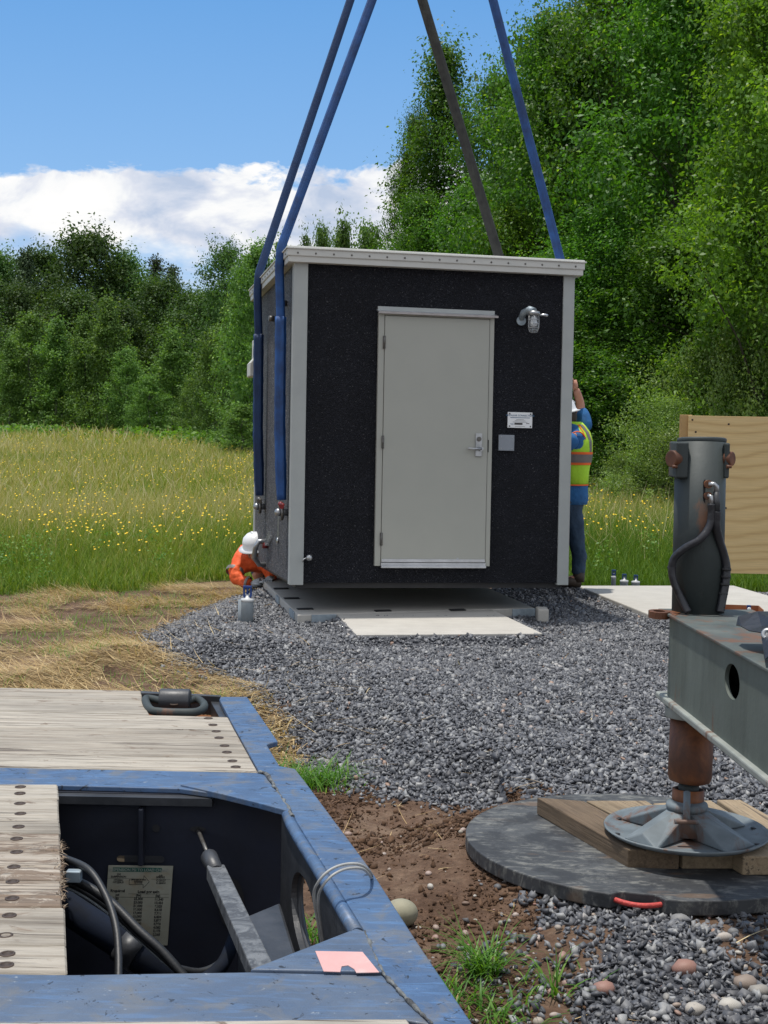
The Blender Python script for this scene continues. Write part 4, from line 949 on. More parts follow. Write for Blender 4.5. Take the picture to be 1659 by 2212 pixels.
# planks: left boundary y and right boundary y in the far panel
def lineat(p, q, px): return (px, p[1] + (q[1] - p[1]) * (px - p[0]) / (q[0] - p[0]))
inner = [(474, 1500), (474, 1513), (492, 1547), (560, 1669)]
def inner_x(py): return float(np.interp(py, [p[1] for p in inner], [p[0] for p in inner]))
rows = [(1485, 1497), (1508, 1516.5), (1536, 1549), (1571, 1578), (1629, 1638), (1656, 1667.5)]
L = -700
plank_no = 0
def plank(name, q, mat, z0=ZD - .045, z1=ZD, gap=.0012):
    """q: four corners as pixels (far-left, far-right, near-right, near-left)"""
    P = [dp(a, b_) for a, b_ in q]; fl_, fr2, nr, nl = P
    fl_ = fl_ - Vector((0, gap, 0)); fr2 = fr2 - Vector((0, gap, 0)); nr = nr + Vector((0, gap, 0)); nl = nl + Vector((0, gap, 0))
    c = (fl_ + fr2 + nr + nl) / 4; c.z = 0
    n = 14; b = MB(); far = [fl_.lerp(fr2, i / n) for i in range(n + 1)]; near = [nl.lerp(nr, i / n) for i in range(n + 1)]
    rnd = random.Random(int(abs(c.x * 977 + c.y * 331)))
    vs = []
    for i in range(n + 1):
        f, g = far[i], near[i]; wb = (rnd.random() - .5) * .004
        vs += [(f.x - c.x, f.y - c.y + wb, z1), (g.x - c.x, g.y - c.y + wb, z1 + (rnd.random() - .5) * .002), (g.x - c.x, g.y - c.y + wb, z0), (f.x - c.x, f.y - c.y + wb, z0)]
    fs = []
    for i in range(n):
        for k_ in range(4): fs.append((i * 4 + k_, i * 4 + (k_ + 1) % 4, i * 4 + 4 + (k_ + 1) % 4, i * 4 + 4 + k_))
    fs += [(0, 3, 2, 1), (n * 4, n * 4 + 1, n * 4 + 2, n * 4 + 3)]
    b.add(vs, fs); o = b.build(name, mat, tr, bevel=.003, segs=1); o.location = c; return o
for i in range(len(rows) - 1):
    (a0_, a1_), (b0_, b1_) = rows[i], rows[i + 1]
    def yy(r, px): return r[0] + (r[1] - r[0]) * px / 555.0
    rx0 = inner_x(yy(rows[i], 480)); rx1 = inner_x(yy(rows[i + 1], 500))
    if i < 2: rx0 = rx1 = 308 if i == 0 else 318
    if i == 0: q = [(L, yy(rows[0], L)), (305, yy(rows[0], 305)), (308, yy(rows[1], 308)), (L, yy(rows[1], L))]
    elif i == 1: q = [(L, yy(rows[1], L)), (309, yy(rows[1], 309)), (322, 1543), (L, yy(rows[2], L))]
    else: q = [(L, yy(rows[i], L)), (rx0 - 1, yy(rows[i], rx0)), (rx1 - 1, yy(rows[i + 1], rx1)), (L, yy(rows[i + 1], L))]
    if i == 2: q[1] = (493, 1548.5)
    plank('deck_plank', q, 'grey_planks')
# left stub planks beside the pit
ys = [1694, 1726, 1773, 1800, 1838, 1872, 1902, 1959, 2042, 2103]
xs_r = [125, 127, 128, 130, 131, 132, 134, 140, 145, 147, 148]
for i in range(len(ys) - 1):
    rot = 3 <= i <= 6; r0_ = xs_r[i] + (random.random() * 5 - 2); r1_ = xs_r[i + 1] if not rot else r0_ + 1
    plank('deck_plank', [(L, ys[i] - 3), (r0_, ys[i]), (r0_ + 1.5, ys[i + 1]), (L, ys[i + 1] - 2)], 'rotten_planks' if rot else 'grey_planks', gap=.0022)
# near planks below the front crossmember
ys2 = [2208, 2330, 2480]
for i in range(2):
    plank('deck_plank', [(L, ys2[i] + 4), (880 + i * 60, ys2[i] - 8), (950 + i * 60, ys2[i + 1]), (L, ys2[i + 1])], 'grey_planks')
# torn fibres along the rotten plank ends
rs = np.random.default_rng(77); n = 260; py_ = rs.uniform(1815, 1962, n); px_ = 138 - np.abs(rs.normal(0, 12, n)) - 3 + (py_ - 1800) * .02
pp = np.array([tuple(dp(a, c)) for a, c in zip(px_, py_)])
fb = ribbons('torn_fibres', pp[:, 0], pp[:, 1], rs.uniform(.005, .018, n), rs.uniform(.0015, .0035, n), 'splinter', rs.uniform(0, 1, n), rs.uniform(1.1, 1.9, n), rs.normal(0.0, 1.1, n), 0, rs.uniform(-.4, .6, n), 'stuff', pp[:, 2] - .002, 2, tr)
# bolt heads sunk in the wood
bm0 = MB(); bm0.lathe([(.0125, -.003), (.0125, .0012), (.0085, .0016), (.0085, .0005), (.0, .0005)], n=14); proto_b = bm0.build('deck_bolt', 'bolt_dark', tr)
bolts = [(389, 1510), (377, 1521), (380, 1535), (676 * 1, 1553), (691, 1567), (700, 1580), (705, 1594), (728, 1611), (732, 1625), (742, 1644), (748, 1658)]
bolts = [(384, 1510), (376, 1521), (381, 1535)] + [(450, 1552), (460, 1566), (467, 1580), (473, 1594), (485, 1611), (490, 1625), (502, 1644), (509, 1657)]
bolts += [(44, 1700), (43, 1714), (43, 1736), (44, 1758), (40, 1786), (36, 1812), (36, 1841), (30, 1873), (27, 1905), (26, 1941), (20, 1978), (12, 2021), (16, 2061), (13, 2085)]
for i, (px, py) in enumerate(bolts):
    o = proto_b if i == 0 else proto_b.copy()
    if i: COL.objects.link(o); o.parent = tr
    p = dp(px, py); o.location = p
# far edge trim
b = MB(); b.prism(pl2([(L, 1470), (306, 1492), (306, 1495), (L, 1473.5)]), ZD - .12, ZD - .004); b.build('edge_rail', 'pit_blue', tr)
# rim
rim = [(476, 1507), (534, 1507), (600, 1603), (576, 1610), (604, 1657), (638, 1663), (661, 1693), (801, 1881), (902, 2039), (1025, 2222), (1130, 2390), (1030, 2390),
       (930, 2212), (826, 2105), (787, 2014), (700, 1873), (640, 1776), (628, 1751), (574, 1672), (560, 1669), (492, 1547), (474, 1513)]
b = MB(); b.prism(pl2(rim), ZD - .012, ZD + .003); b.build('side_rim', 'blue_paint', tr, bevel=.003)
# rounded bead along the pit's edge
pts = [dp(a, b_) for a, b_ in ((624, 1752), (632, 1772), (645, 1795), (690, 1866), (735, 1940), (776, 2008))]
b = MB(); b.tube([Vector((p.x - .003, p.y, ZD - .009)) for p in pts], .0125, 14); b.build('rim_bead', 'blue_paint', tr)
# weld bead
b = MB(); wl2 = [(560, 1669), (575, 1673), (600, 1712), (622, 1745), (633, 1770)]
wl2 = [(a0 + (a1 - a0) * i / 7 + random.uniform(-1.5, 1.5), b0 + (b1 - b0) * i / 7) for (a0, b0), (a1, b1) in zip(wl2[:-1], wl2[1:]) for i in range(7)]
b.tube([Vector((dp(a, c).x + random.uniform(-.002, .002), dp(a, c).y, ZD + .0015)) for a, c in wl2], [random.uniform(.0025, .006) for _ in wl2], 8); b.build('weld_seam', 'weld', tr); b = MB()
wl3 = [(787, 2014), (806, 2060), (828, 2106), (860, 2140), (900, 2180), (940, 2220)]
wl3 = [(a0 + (a1 - a0) * i / 9 + random.uniform(-2, 2), b0 + (b1 - b0) * i / 9) for (a0, b0), (a1, b1) in zip(wl3[:-1], wl3[1:]) for i in range(9)]
b.tube([Vector((dp(a, c).x, dp(a, c).y, ZD + .0015)) for a, c in wl3], [random.uniform(.0015, .0045) for _ in wl3], 8); b.build('weld_seam', 'weld', tr)
# crossmembers and gussets
b = MB(); b.prism(pl2([(L, 1644), (0, 1657.5), (556, 1669), (573, 1673.5), (600, 1712), (600, 1732), (389, 1703), (128, 1696), (0, 1692.5), (L, 1686)]), ZD - .012, ZD - .0005)
b.build('crossmember', 'blue_paint', tr, bevel=.002)
b = MB(); b.prism(pl2([(389, 1698), (585, 1702), (600, 1712), (629, 1757), (560, 1738), (470, 1716)]), ZD - .010, ZD + .004); b.build('gusset_plate', 'blue_paint', tr, bevel=.002)
b = MB(); b.prism(pl2([(L, 2101), (0, 2103), (148, 2105), (540, 2099), (826, 2106), (929, 2212), (880, 2203), (0, 2208), (L, 2208)]), ZD - .012, ZD - .0005); b.build('crossmember', 'grey_blue_paint', tr, bevel=.002)
b = MB(); b.prism(pl2([(541, 2099), (769, 2010), (787, 2016), (826, 2104)]), ZD - .008, ZD + .004); gp = b.build('gusset_plate', 'grey_blue_paint', tr, bevel=.002)
# pink reflective tape with a torn lower edge
tape = [(681, 2055), (783, 2057), (819, 2101), (770, 2102), (765, 2094), (752, 2086), (738, 2088), (735, 2100), (699, 2099)]
b = MB(); b.prism(pl2(tape, ZD + .0045), ZD + .0042, ZD + .0052); b.build('reflective_tape', 'pink_tape', gp)
# pit walls
F0 = dp(-400, 1690); F1 = dp(640, 1712); yfar = F1.y
pw0 = Vector((F0.x, F0.y - .005, 0)); pw1 = Vector((F1.x, F0.y - .005 + (F1.y - F0.y) * .3, 0))
def vwall(a, c, z0, z1, th, name, mat, **k):
    d = (c - a).normalized(); n_ = Vector((-d.y, d.x, 0)) * th; b = MB(); b.prism([(v.x, v.y) for v in (a, c, c + n_, a + n_)], z0, z1); return b.build(name, mat, tr, **k)
pa = dp(L, 1699); pb = dp(652, 1702); pa.y = pb.y = dp(300, 1702).y
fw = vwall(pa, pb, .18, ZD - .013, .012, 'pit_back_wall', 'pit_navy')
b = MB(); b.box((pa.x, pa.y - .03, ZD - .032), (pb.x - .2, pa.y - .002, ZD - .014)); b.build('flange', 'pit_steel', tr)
# stiffener and slots on the back wall
def bw_(px, py): # pixel on back wall plane -> local x,z
    r = ray(px, py); t = ((pa.y + TO.y) - CAM.y) / r.y; p = CAM + r * t; return p.x - TO.x, p.z
yw = pa.y - .003
def slotbox(name, x0, z0, x1, z1, mat, dy=.004, r=.0):
    b = MB(); b.box((x0, yw - dy, z0), (x1, yw + .002, z1)); return b.build(name, mat, tr, bevel=min(.003, dy * .4))
sx0, sz0 = bw_(304, 1700); sx1, sz1 = bw_(316, 1862); slotbox('stiffener', sx0, sz1, sx0 + .012, ZD - .04, 'pit_navy', .03)
x0, z1 = bw_(252, 1846); x1, z0 = bw_(356, 1862)
b = MB(); 
for aa in (0,):
    pts = [(x0 + .008 + .008 * math.cos(t), (z0 + z1) / 2 + .008 * math.sin(t)) for t in np.linspace(PI / 2, 3 * PI / 2, 8)] + [(x1 - .008 + .008 * math.cos(t), (z0 + z1) / 2 + .008 * math.sin(t)) for t in np.linspace(-PI / 2, PI / 2, 8)]
    b.add([(p[0], yw - .002, p[1]) for p in pts], [tuple(range(len(pts)))]); b.build('slot', 'pit_steel', tr)
b = MB(); pts = [(x0 + .009 + .007 * math.cos(t), (z0 + z1) / 2 + .007 * math.sin(t)) for t in np.linspace(PI / 2, 3 * PI / 2, 8)] + [(x0 + .019, (z0 + z1) / 2 - .007), (x0 + .019, (z0 + z1) / 2 + .007)]
b.add([(p[0], yw - .0035, p[1]) for p in pts], [tuple(range(len(pts)))]); b.build('slot_opening', 'timber_tan', tr)
for (px, py, w_, h_) in ((338, 1788, .009, .009), (428, 1790, .018, .007), (500, 1950, .03, .06)):
    cx_, cz_ = bw_(px, py); b = MB(); b.add([(cx_ + w_ * math.cos(t), yw - .002, cz_ + h_ * math.sin(t)) for t in np.linspace(0, 2 * PI, 17)[:-1]], [tuple(range(16))]); b.build('bolt_hole', 'dark_rubber', tr)
# load chart
c0 = bw_(236, 1867); c1 = bw_(375, 1868.5); c2 = bw_(363, 2039); c3 = bw_(224, 2037)
b = MB(); ch = [(c0[0], c0[1]), (c1[0], c1[1]), (c2[0], c2[1]), (c3[0], c3[1])]
b.add([(a, yw - .006, z_) for a, z_ in ch] + [(a, yw - .003, z_) for a, z_ in ch], [(0, 1, 2, 3), (7, 6, 5, 4), (0, 4, 5, 1), (1, 5, 6, 2), (2, 6, 7, 3), (3, 7, 4, 0)])
chart = b.build('load_chart', 'chart_paper', tr)
cu = Vector((c1[0] - c0[0], c1[1] - c0[1])); cvv = Vector((c3[0] - c0[0], c3[1] - c0[1]))
cw_, chh = cu.length, cvv.length
def cm(u, v):  # unit chart coordinates -> matrix
    X = cu.normalized(); Y = -cvv.normalized(); o = Vector(c0) + cu * u + cvv * v
    return Matrix(((X.x, Y.x, 0, o.x), (0, 0, -1, yw - .0066), (X.y, Y.y, 0, o.y), (0, 0, 0, 1)))
def crect(name, u0, v0, u1, v1, mat, dy=.0064):
    b = MB(); P = [Vector(c0) + cu * u + cvv * v for u, v in ((u0, v0), (u1, v0), (u1, v1), (u0, v1))]; b.add([(p.x, yw - dy, p.y) for p in P], [(0, 1, 2, 3)]); return b.build(name, mat, chart)
crect('heading_band', .07, .022, .83, .075, 'green_print')
join_meshes([text('SUSPENSION PSI TO LOAD CHART', .0088, 't', None, None, cm(.47, .066), bold=.00015)], 'heading', 'pale_print', chart)
T = []
def tx(s, u, v, size, al='CENTER', bold=.00012): T.append(text(s, size * cw_ / .14, 't', None, None, cm(u, v), al, .0002, bold))
tx('250', .17, .118, .0058); tx('SUSPENSION', .17, .148, .0058); tx('HT250U', .17, .190, .0058); tx('HT250US', .17, .22, .0058)
tx('AIR', .82, .13, .0058); tx('SPRING', .82, .153, .0058); tx('C-20127', .83, .192, .0058); tx('C-20414', .83, .224, .0058)
tx('USING ONE OF THESE', .48, .18, .0032); tx('SUSPENSION', .48, .2, .0032); tx('AIR SPRINGS', .48, .22, .0032)
tx('Required', .17, .332, .0085, bold=.0003); tx('psi', .17, .378, .0068, bold=.0002); tx('Load per axle', .65, .34, .0085, bold=.0003); tx('(lbs)', .5, .382, .0068, bold=.0002); tx('(kg)', .8, .386, .0068, bold=.0002)
for i, (a, l_, k_) in enumerate((('80', '25,000', '11,340'), ('74', '23,000', '10,433'), ('67', '21,000', '9,525'), ('60', '19,000', '8,618'), ('53', '17,000', '7,711'), ('47', '15,000', '6,804'), ('41', '13,000', '5,897'), ('34', '11,000', '4,990'), ('28', '9,000', '4,082'), ('20', '7,000', '3,175'), ('14', '5,000', '2,268'))):
    v = .43 + i * .0445; tx(a, .17, v, .0072, bold=.0002); tx(l_, .5, v, .0072, bold=.0002); tx(k_, .82, v + .003, .0072, bold=.0002)
tx('Install in accordance with instructions', .66, .945, .0036)
join_meshes(T, 'table_print', 'ink', chart)
b = MB()
for u0, v0, u1, v1 in ((.0, .158, .33, .161), (.68, .165, .98, .168), (.34, .352, .97, .355), (.0, .395, .97, .399)):
    P = [Vector(c0) + cu * u + cvv * v for u, v in ((u0, v0), (u1, v0), (u1, v1), (u0, v1))]; b.add([(p.x, yw - .0064, p.y) for p in P], [(0, 1, 2, 3)])
ar = [(.34, .165), (.56, .165), (.56, .12), (.65, .2), (.56, .28), (.56, .235), (.34, .235), (.34, .165)]
for (u0, v0), (u1, v1) in zip(ar[:-1], ar[1:]):
    a = Vector(c0) + cu * u0 + cvv * v0; c = Vector(c0) + cu * u1 + cvv * v1; b.tube([(a.x, yw - .0064, a.y), (c.x, yw - .0064, c.y)], .0004, 4)
b.build('ruled_lines', 'ink', chart)
# inner web of the rim with its oval slot
A = dp(630, 1766); Bn = dp(790, 2030); A.z = Bn.z = 0
A = A + Vector((-.012, .06, 0)); dW = (Bn - A).normalized(); Bn = A + dW * ((Bn - A).length + .35); WL = (Bn - A).length
def webpos(px, py):
    n_ = Vector((dW.y, -dW.x, 0)); r = ray(px, py); o_ = CAM - TO; t = (A - Vector((o_.x, o_.y, 0))).dot(n_) / Vector((r.x, r.y, 0)).dot(n_)
    p = o_ + r * t; return (Vector((p.x, p.y, 0)) - A).dot(dW), p.z
h0 = webpos(643, 1960); h1 = webpos(704, 2050); ht = webpos(672, 1896); hb = webpos(668, 2063)
print('web', WL, h0, h1, ht, hb)
cxh, czh, rx_, rz_ = (h0[0] + h1[0]) / 2, (ht[1] + hb[1]) / 2, abs(h1[0] - h0[0]) / 2, abs(ht[1] - hb[1]) / 2
zb_, zt_ = .30, ZD - .008
def web_pts():
    n = 48; inn = []; out = []
    for i in range(n):
        a = 2 * PI * i / n; inn.append((cxh + rx_ * math.cos(a), czh + rz_ * math.sin(a)))
        dx, dz = math.cos(a), math.sin(a); ts = []
        if dx > 1e-6: ts.append((WL - cxh) / dx)
        if dx < -1e-6: ts.append(-cxh / dx)
        if dz > 1e-6: ts.append((zt_ - czh) / dz)
        if dz < -1e-6: ts.append((zb_ - czh) / dz)
        t = min(ts); out.append([cxh + dx * t, czh + dz * t])
    for c in ((0, zb_), (0, zt_), (WL, zb_), (WL, zt_)):
        i = min(range(n), key=lambda k: (out[k][0] - c[0]) ** 2 + (out[k][1] - c[1]) ** 2); out[i] = list(c)
    return inn, out
inn, out = web_pts(); n = len(inn); b = MB(); nn = Vector((-dW.y, dW.x, 0)) * .014
def w3(p, off): q = A + dW * p[0] + nn * off; return (q.x, q.y, p[1])
vs = [w3(p, 0) for p in inn] + [w3(p, 0) for p in out] + [w3(p, -1) for p in inn] + [w3(p, -1) for p in out]
fs = []
for i in range(n):
    j = (i + 1) % n; fs += [(i, j, n + j, n + i), (2 * n + j, 2 * n + i, 3 * n + i, 3 * n + j), (j, i, 2 * n + i, 2 * n + j), (n + i, n + j, 3 * n + j, 3 * n + i)]
b.add(vs, fs); b.build('rim_web', 'pit_steel', tr)
b = MB(); b.tube([Vector(w3((cxh + (rx_ + .004) * math.cos(t), czh + (rz_ + .004) * math.sin(t)), .3)) for t in np.linspace(0, 2 * PI, 33)], .008, 8, caps=False); b.build('slot_collar', 'pit_steel', tr)
# light-blocking lower shell and pit bottom, added so daylight only enters from above
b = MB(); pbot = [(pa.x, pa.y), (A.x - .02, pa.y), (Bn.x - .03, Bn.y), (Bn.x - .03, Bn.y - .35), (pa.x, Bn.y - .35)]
b.prism(pbot, .16, .18); b.build('pit_floor_blocker', 'pit_navy', tr)
vwall(dp(60, 1700) , dp(60, 2110), .18, ZD - .05, .01, 'pit_side_blocker', 'pit_navy')
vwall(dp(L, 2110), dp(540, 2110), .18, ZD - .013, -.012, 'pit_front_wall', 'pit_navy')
b = MB(); b.box((pa.x, dp(0, 1480).y - .02, .35), (pa.x + 1.0, dp(0, 1480).y, ZD - .05)); b.build('deck_light_blocker', 'pit_navy', tr)
# strut and its rod
s0 = Vector((bw_(428, 1790)[0], yw - .004, bw_(428, 1790)[1]))
def pt(px, py, d): p = at(px, py, d); return p - TO
s1 = pt(452, 1852, 3.0); s2 = pt(468, 1885, 2.92); s3 = pt(568, 2105, 2.25)
b = MB(); b.tube([s0, s1], .0045, 10); st_ = b.build('support_rod', 'shackle_steel', tr)
b = MB(); b.tube([s1 + (s1 - s2) * .2, s1, s2], [.012, .019, .016], 14); b.build('rod_boot', 'pit_steel', st_)
dv3 = (s3 - s2).normalized(); sd3 = dv3.cross(Vector((0, 0, 1))).normalized(); up3 = sd3.cross(dv3).normalized()
b = MB(); Mx = Matrix((dv3, sd3, up3)).transposed().to_4x4(); Mx.translation = s2; LL = (s3 - s2).length
b.box((-.02, -.019, -.019), (LL, .019, .012), Mx); b.build('support_arm', 'chipped_bar', tr, bevel=.003)
# box bracket low at right
bx0 = pt(508, 2000, 2.55); b = MB(); p1 = pt(515, 1985, 2.62); p2 = pt(605, 1978, 2.72); p3 = pt(652, 2075, 2.38); p4 = pt(545, 2110, 2.3)
b.prism([(p.x, p.y) for p in (p4, p3, p2, p1)], .3, p1.z); b.build('mounting_bracket', 'pit_steel', tr, bevel=.006)
# hoses and pipe
def crv(pp, n=8):
    P = [Vector(p) for p in pp]; P = [P[0]] + P + [P[-1]]; out = []
    for i in range(1, len(P) - 2):
        for k_ in range(n):
            t = k_ / n; a, b_, c, d = P[i - 1:i + 3]
            out.append(.5 * ((2 * b_) + (c - a) * t + (2 * a - 5 * b_ + 4 * c - d) * t * t + (3 * b_ - a - 3 * c + d) * t ** 3))
    return out + [P[-2]]
b = MB(); b.tube(crv([pt(100, 1845, 2.75), pt(150, 1858, 2.7), pt(195, 1882, 2.65), pt(230, 1938, 2.6), pt(250, 2000, 2.55), pt(256, 2060, 2.5), pt(256, 2125, 2.45)]), .0072, 10); b.build('air_hose', 'hose_rubber', tr)
b = MB(); b.tube([pt(105, 1935, 2.8), pt(250, 2030, 2.78), pt(430, 2160, 2.75)], .031, 16); pp_ = b.build('axle_pipe', 'pit_blue', tr)
b = MB(); b.tube([pt(262, 2038, 2.78), pt(300, 2066, 2.77)], .036, 16); b.build('pipe_clamp', 'pit_steel', pp_)
for off, r_, mt in ((0, .009, 'hose_rubber'), (14, .006, 'hose_rubber'), (24, .0035, 'pvc_grey'), (8, .005, 'pit_blue')):
    b = MB(); b.tube(crv([pt(105, 1880 + off, 2.7), pt(170, 1905 + off, 2.68), pt(235, 1945 + off * 1.2, 2.66), pt(300, 2010 + off * .8, 2.62), pt(350, 2055 + off * .8, 2.6), pt(400, 2112, 2.58)]), r_, 8); b.build('brake_line', mt, tr)
b = MB(); b.tube(crv([pt(385, 2093, 2.6), pt(430, 2100, 2.62), pt(470, 2085, 2.65), pt(500, 2050, 2.7), pt(512, 2010, 2.75), pt(520, 1960, 2.8)]), .008, 8); b.build('air_hose', 'hose_rubber', tr)
b = MB(); b.tube(crv([pt(520, 1975, 2.8), pt(505, 2030, 2.72), pt(480, 2085, 2.65), pt(440, 2120, 2.6)]), .014, 8); b.build('air_hose', 'pit_blue', tr)
b = MB(); c = pt(160, 1893, 2.66); b.box((c.x - .014, c.y - .01, c.z - .01), (c.x + .014, c.y + .01, c.z + .012)); b.build('line_clip', 'galvanised', tr, bevel=.002)
# lashing ring in its pocket
b = MB(); b.prism(pl2([(309, 1497), (476, 1508), (493, 1547), (322, 1543)]), ZD - .075, ZD - .055); pk = b.build('ring_pocket', 'rust', tr)
b = MB(); b.prism(pl2([(304, 1495), (478, 1504.5), (478, 1507), (305, 1499)]), ZD - .055, ZD + .004); b.build('pocket_rim', 'pit_steel', tr, bevel=.002)
b = MB(); b.prism(pl2([(455, 1506), (476, 1507), (494, 1547), (478, 1547)]), ZD - .055, ZD - .013); b.build('pocket_side', 'pit_steel', tr, bevel=.002)
yc = dp(378, 1516).y; xl_, xr_ = dp(345, 1516).x, dp(411, 1516).x
b = MB(); b.tube([(xl_, yc, ZD + .005), (xr_, yc, ZD + .005)], .034, 20); br_ = b.build('ring_bracket', 'pit_steel', tr, bevel=.003)
R1 = [dp(318, 1510), dp(316, 1521), dp(326, 1535), dp(345, 1539), dp(380, 1540.5), dp(420, 1540), dp(438, 1533), dp(440, 1522), dp(425, 1512)]
b = MB(); b.tube(crv([Vector((xl_ + .01, yc, ZD))] + [Vector((p.x, p.y, ZD + .002)) for p in R1] + [Vector((xr_ - .01, yc, ZD))], 6), .012, 12); b.build('lashing_ring', 'jack_paint', br_)

# loop of pale wire over the rim
wr = thing('wire_loop', 'loop of thin white coated wire hanging over the blue trailer rim', 'wire', loc=on(760, 1870, ZD))
b = MB()
def wpt(px, py, d): return at(px, py, d) - Vector(PM[wr.name].translation)
for dx, dy in ((0, 0), (9, 9)):
    b.tube(crv([wpt(702 + dx * .3, 2075, 2.52), wpt(688 + dx * .5, 2000, 2.5), wpt(678 + dx, 1935 + dy, 2.47), wpt(688 + dx, 1905 + dy, 2.44), wpt(712 + dx, 1880 + dy, 2.44), wpt(745 + dx * .8, 1867 + dy, 2.46), wpt(778 + dx * .6, 1868 + dy, 2.48), wpt(801, 1886 + dy, 2.54), wpt(800, 1903, 2.70), wpt(785, 1960, 2.80)]), .0026, 8)
b.build('wire', 'white_cable', wr)
stn = thing('round_stone', 'smooth tan boulder half hidden behind the trailer rim', 'stone', loc=on(866, 1990, -.08))
b = MB(); b.sphere((0, 0, .03), .058, (1.05, 1.0, .85), 24, 16); o = b.build('stone', 'stone_tan', stn)
# ------------------------------------------------------------------ crane outrigger, mat, timbers
MZ = .032
mc = Vector((1.09, 5.50))
mat_t = thing('outrigger_mat', 'large round black plastic mat with scuffed top on the gravel', 'mat', loc=(mc.x, mc.y, MZ - .055), rot=(math.radians(-0.8), math.radians(0.6), 0))
Rm = .735
hand = math.atan2(on(1380, 1945, 0).y - mc.y, on(1380, 1945, 0).x - mc.x)
print('handle', hand, on(1380, 1945, 0))
pts = []
def notch(a):
    for hc in (hand, hand + PI * .93):
        dd = (a - hc + PI) % (2 * PI) - PI
        if abs(dd) < .125: return .045 * min(1, (.125 - abs(dd)) / .03)
    return 0
for k in range(240):
    a = 2 * PI * k / 240; r = Rm - notch(a); pts.append((r * math.cos(a), r * math.sin(a)))
b = MB(); b.prism(pts, 0, .055); o = b.build('mat_disc', 'mat_plastic', mat_t, bevel=.005)
for hc in (hand, hand + PI * .93):
    b = MB(); P = [Vector(((Rm - .03 + .03 * math.sin(t * PI)) * math.cos(hc + (t - .5) * .27), (Rm - .03 + .03 * math.sin(t * PI)) * math.sin(hc + (t - .5) * .27), .03 - .004 * math.sin(t * PI))) for t in np.linspace(0, 1, 12)]
    b.tube(P, .0095, 10); b.build('rope_handle', 'red_rope', mat_t)
# timbers: corners of the top face traced on the height of their tops
ZT = MZ + .075
def timber(label, q, mat, th=.074, zt=ZT):
    P = [on(a, c, zt) for a, c in q]; c = sum((Vector((p.x, p.y, 0)) for p in P), Vector()) / 4
    dr = (P[0] - P[3]); ang = math.atan2(dr.y, dr.x)
    t = thing('timber_block', label, 'timber', loc=(c.x, c.y, zt - th), rot=(0, 0, ang), group='timbers between the foot and the mat')
    R = Matrix.Rotation(-ang, 3, 'Z'); L2 = [R @ (Vector((p.x, p.y, 0)) - c) for p in P]
    b = MB(); b.prism([(p.x, p.y) for p in L2], 0, th); b.build('block', mat, t, bevel=.005); return t
timber('dark brown timber, leftmost and longest under the round foot', [(1160, 1722), (1262, 1730), (1468, 1838), (1357, 1835)], 'timber_brown')
timber('light tan timber, second from the left under the round foot', [(1266, 1729), (1395, 1729), (1586, 1838), (1476, 1838)], 'timber_tan', .07)
timber('tan timber on the right, its sawn end nearest the frame edge', [(1410, 1735), (1535, 1728), (1725, 1850), (1605, 1850)], 'timber_tan', .072)
timber('pale timber poking out behind the right side of the foot', [(1548, 1727), (1600, 1727), (1790, 1835), (1732, 1850)], 'timber_tan', .068)

jk = thing('crane_outrigger', 'grey green crane outrigger beam with vertical jack standing on a round foot', 'outrigger', loc=(1.22, 5.5, 0))
JO = Vector((1.22, 5.5, 0)); DJ = 5.45
def jp(px, py, d=DJ): return at(px, py, d) - JO
b = MB()
top = jp(1516, 952); bot = jp(1509, 1322)
def cyl(name, mat, p, q, r, n=40, parent=None, r2=None, bevel=0.0):
    b = MB(); b.tube([p, q], [r, r2 if r2 is not None else r], n); return b.build(name, mat, parent or jk, bevel=bevel)
kx = 3000 / DJ
colu = cyl('jack_column', 'jack_paint', jp(1506, 1330), jp(1514, 956), 54.5 / kx)
ax_ = (top - bot).normalized()
cyl('column_cap', 'jack_paint', jp(1516, 957), jp(1516.2, 946), 52.5 / kx, bevel=.006)
# cheek plates with pins
for (xa, xb, ya, yb, pin, nm) in ((1458, 1486, 955, 1032, 1458, 'l'), (1563, 1575, 957, 1033, 1574, 'r')):
    p0, p1 = jp(xa, yb, DJ - .07), jp(xb, ya, DJ - .07); b = MB(); b.box((p0.x, p0.y - .012, p0.z), (p1.x, p0.y + .13, p1.z)); ck = b.build('cheek_plate', 'jack_paint', jk, bevel=.006)
    yc_ = 991; s_ = -1 if nm == 'l' else 1
    a = jp(pin - s_ * 7, yc_, DJ - .055); c = jp(pin + s_ * 9, yc_, DJ - .075)
    b = MB(); b.tube([a, c], .033 if nm == 'l' else .028, 24); b.build('pin_head', 'rust', ck, bevel=.004)
    b = MB(); b.tube([jp(pin - s_ * 5, yc_ + 17, DJ - .09), jp(pin + s_ * 6, yc_ + 17, DJ - .09)], .007, 8); b.build('retaining_bolt', 'rust', ck)
# slot with fittings on the column front
rc = 54.5 / kx
def onfront(px, py, lift=.0):
    xo = (px - 1511) / kx; dd = math.sqrt(max(rc * rc - xo * xo, 0)); return jp(px, py, DJ - dd - lift)
b = MB(); ring = [(0, -1)] ; P = []
for t in np.linspace(0, 2 * PI, 25)[:-1]:
    px = 1532 + 13.5 * math.cos(t); py = 1061 + (16 if math.sin(t) > 0 else -16) + 13.5 * math.sin(t); P.append((px, py))
vs = [onfront(px, py, .003) for px, py in P]; b.add(vs, [tuple(range(len(vs)))]); b.build('hose_slot', 'dark_rubber', jk)
b = MB(); b.tube([onfront(1528, 1046, 0), onfront(1531, 1046, .03)], .016, 14); ft = b.build('hose_fitting', 'rust', jk)
b = MB(); b.tube([onfront(1531, 1046, .03), onfront(1543, 1046, .05), onfront(1548, 1051, .055), onfront(1548, 1066, .055)], .0095, 12); b.build('elbow', 'steel', ft)
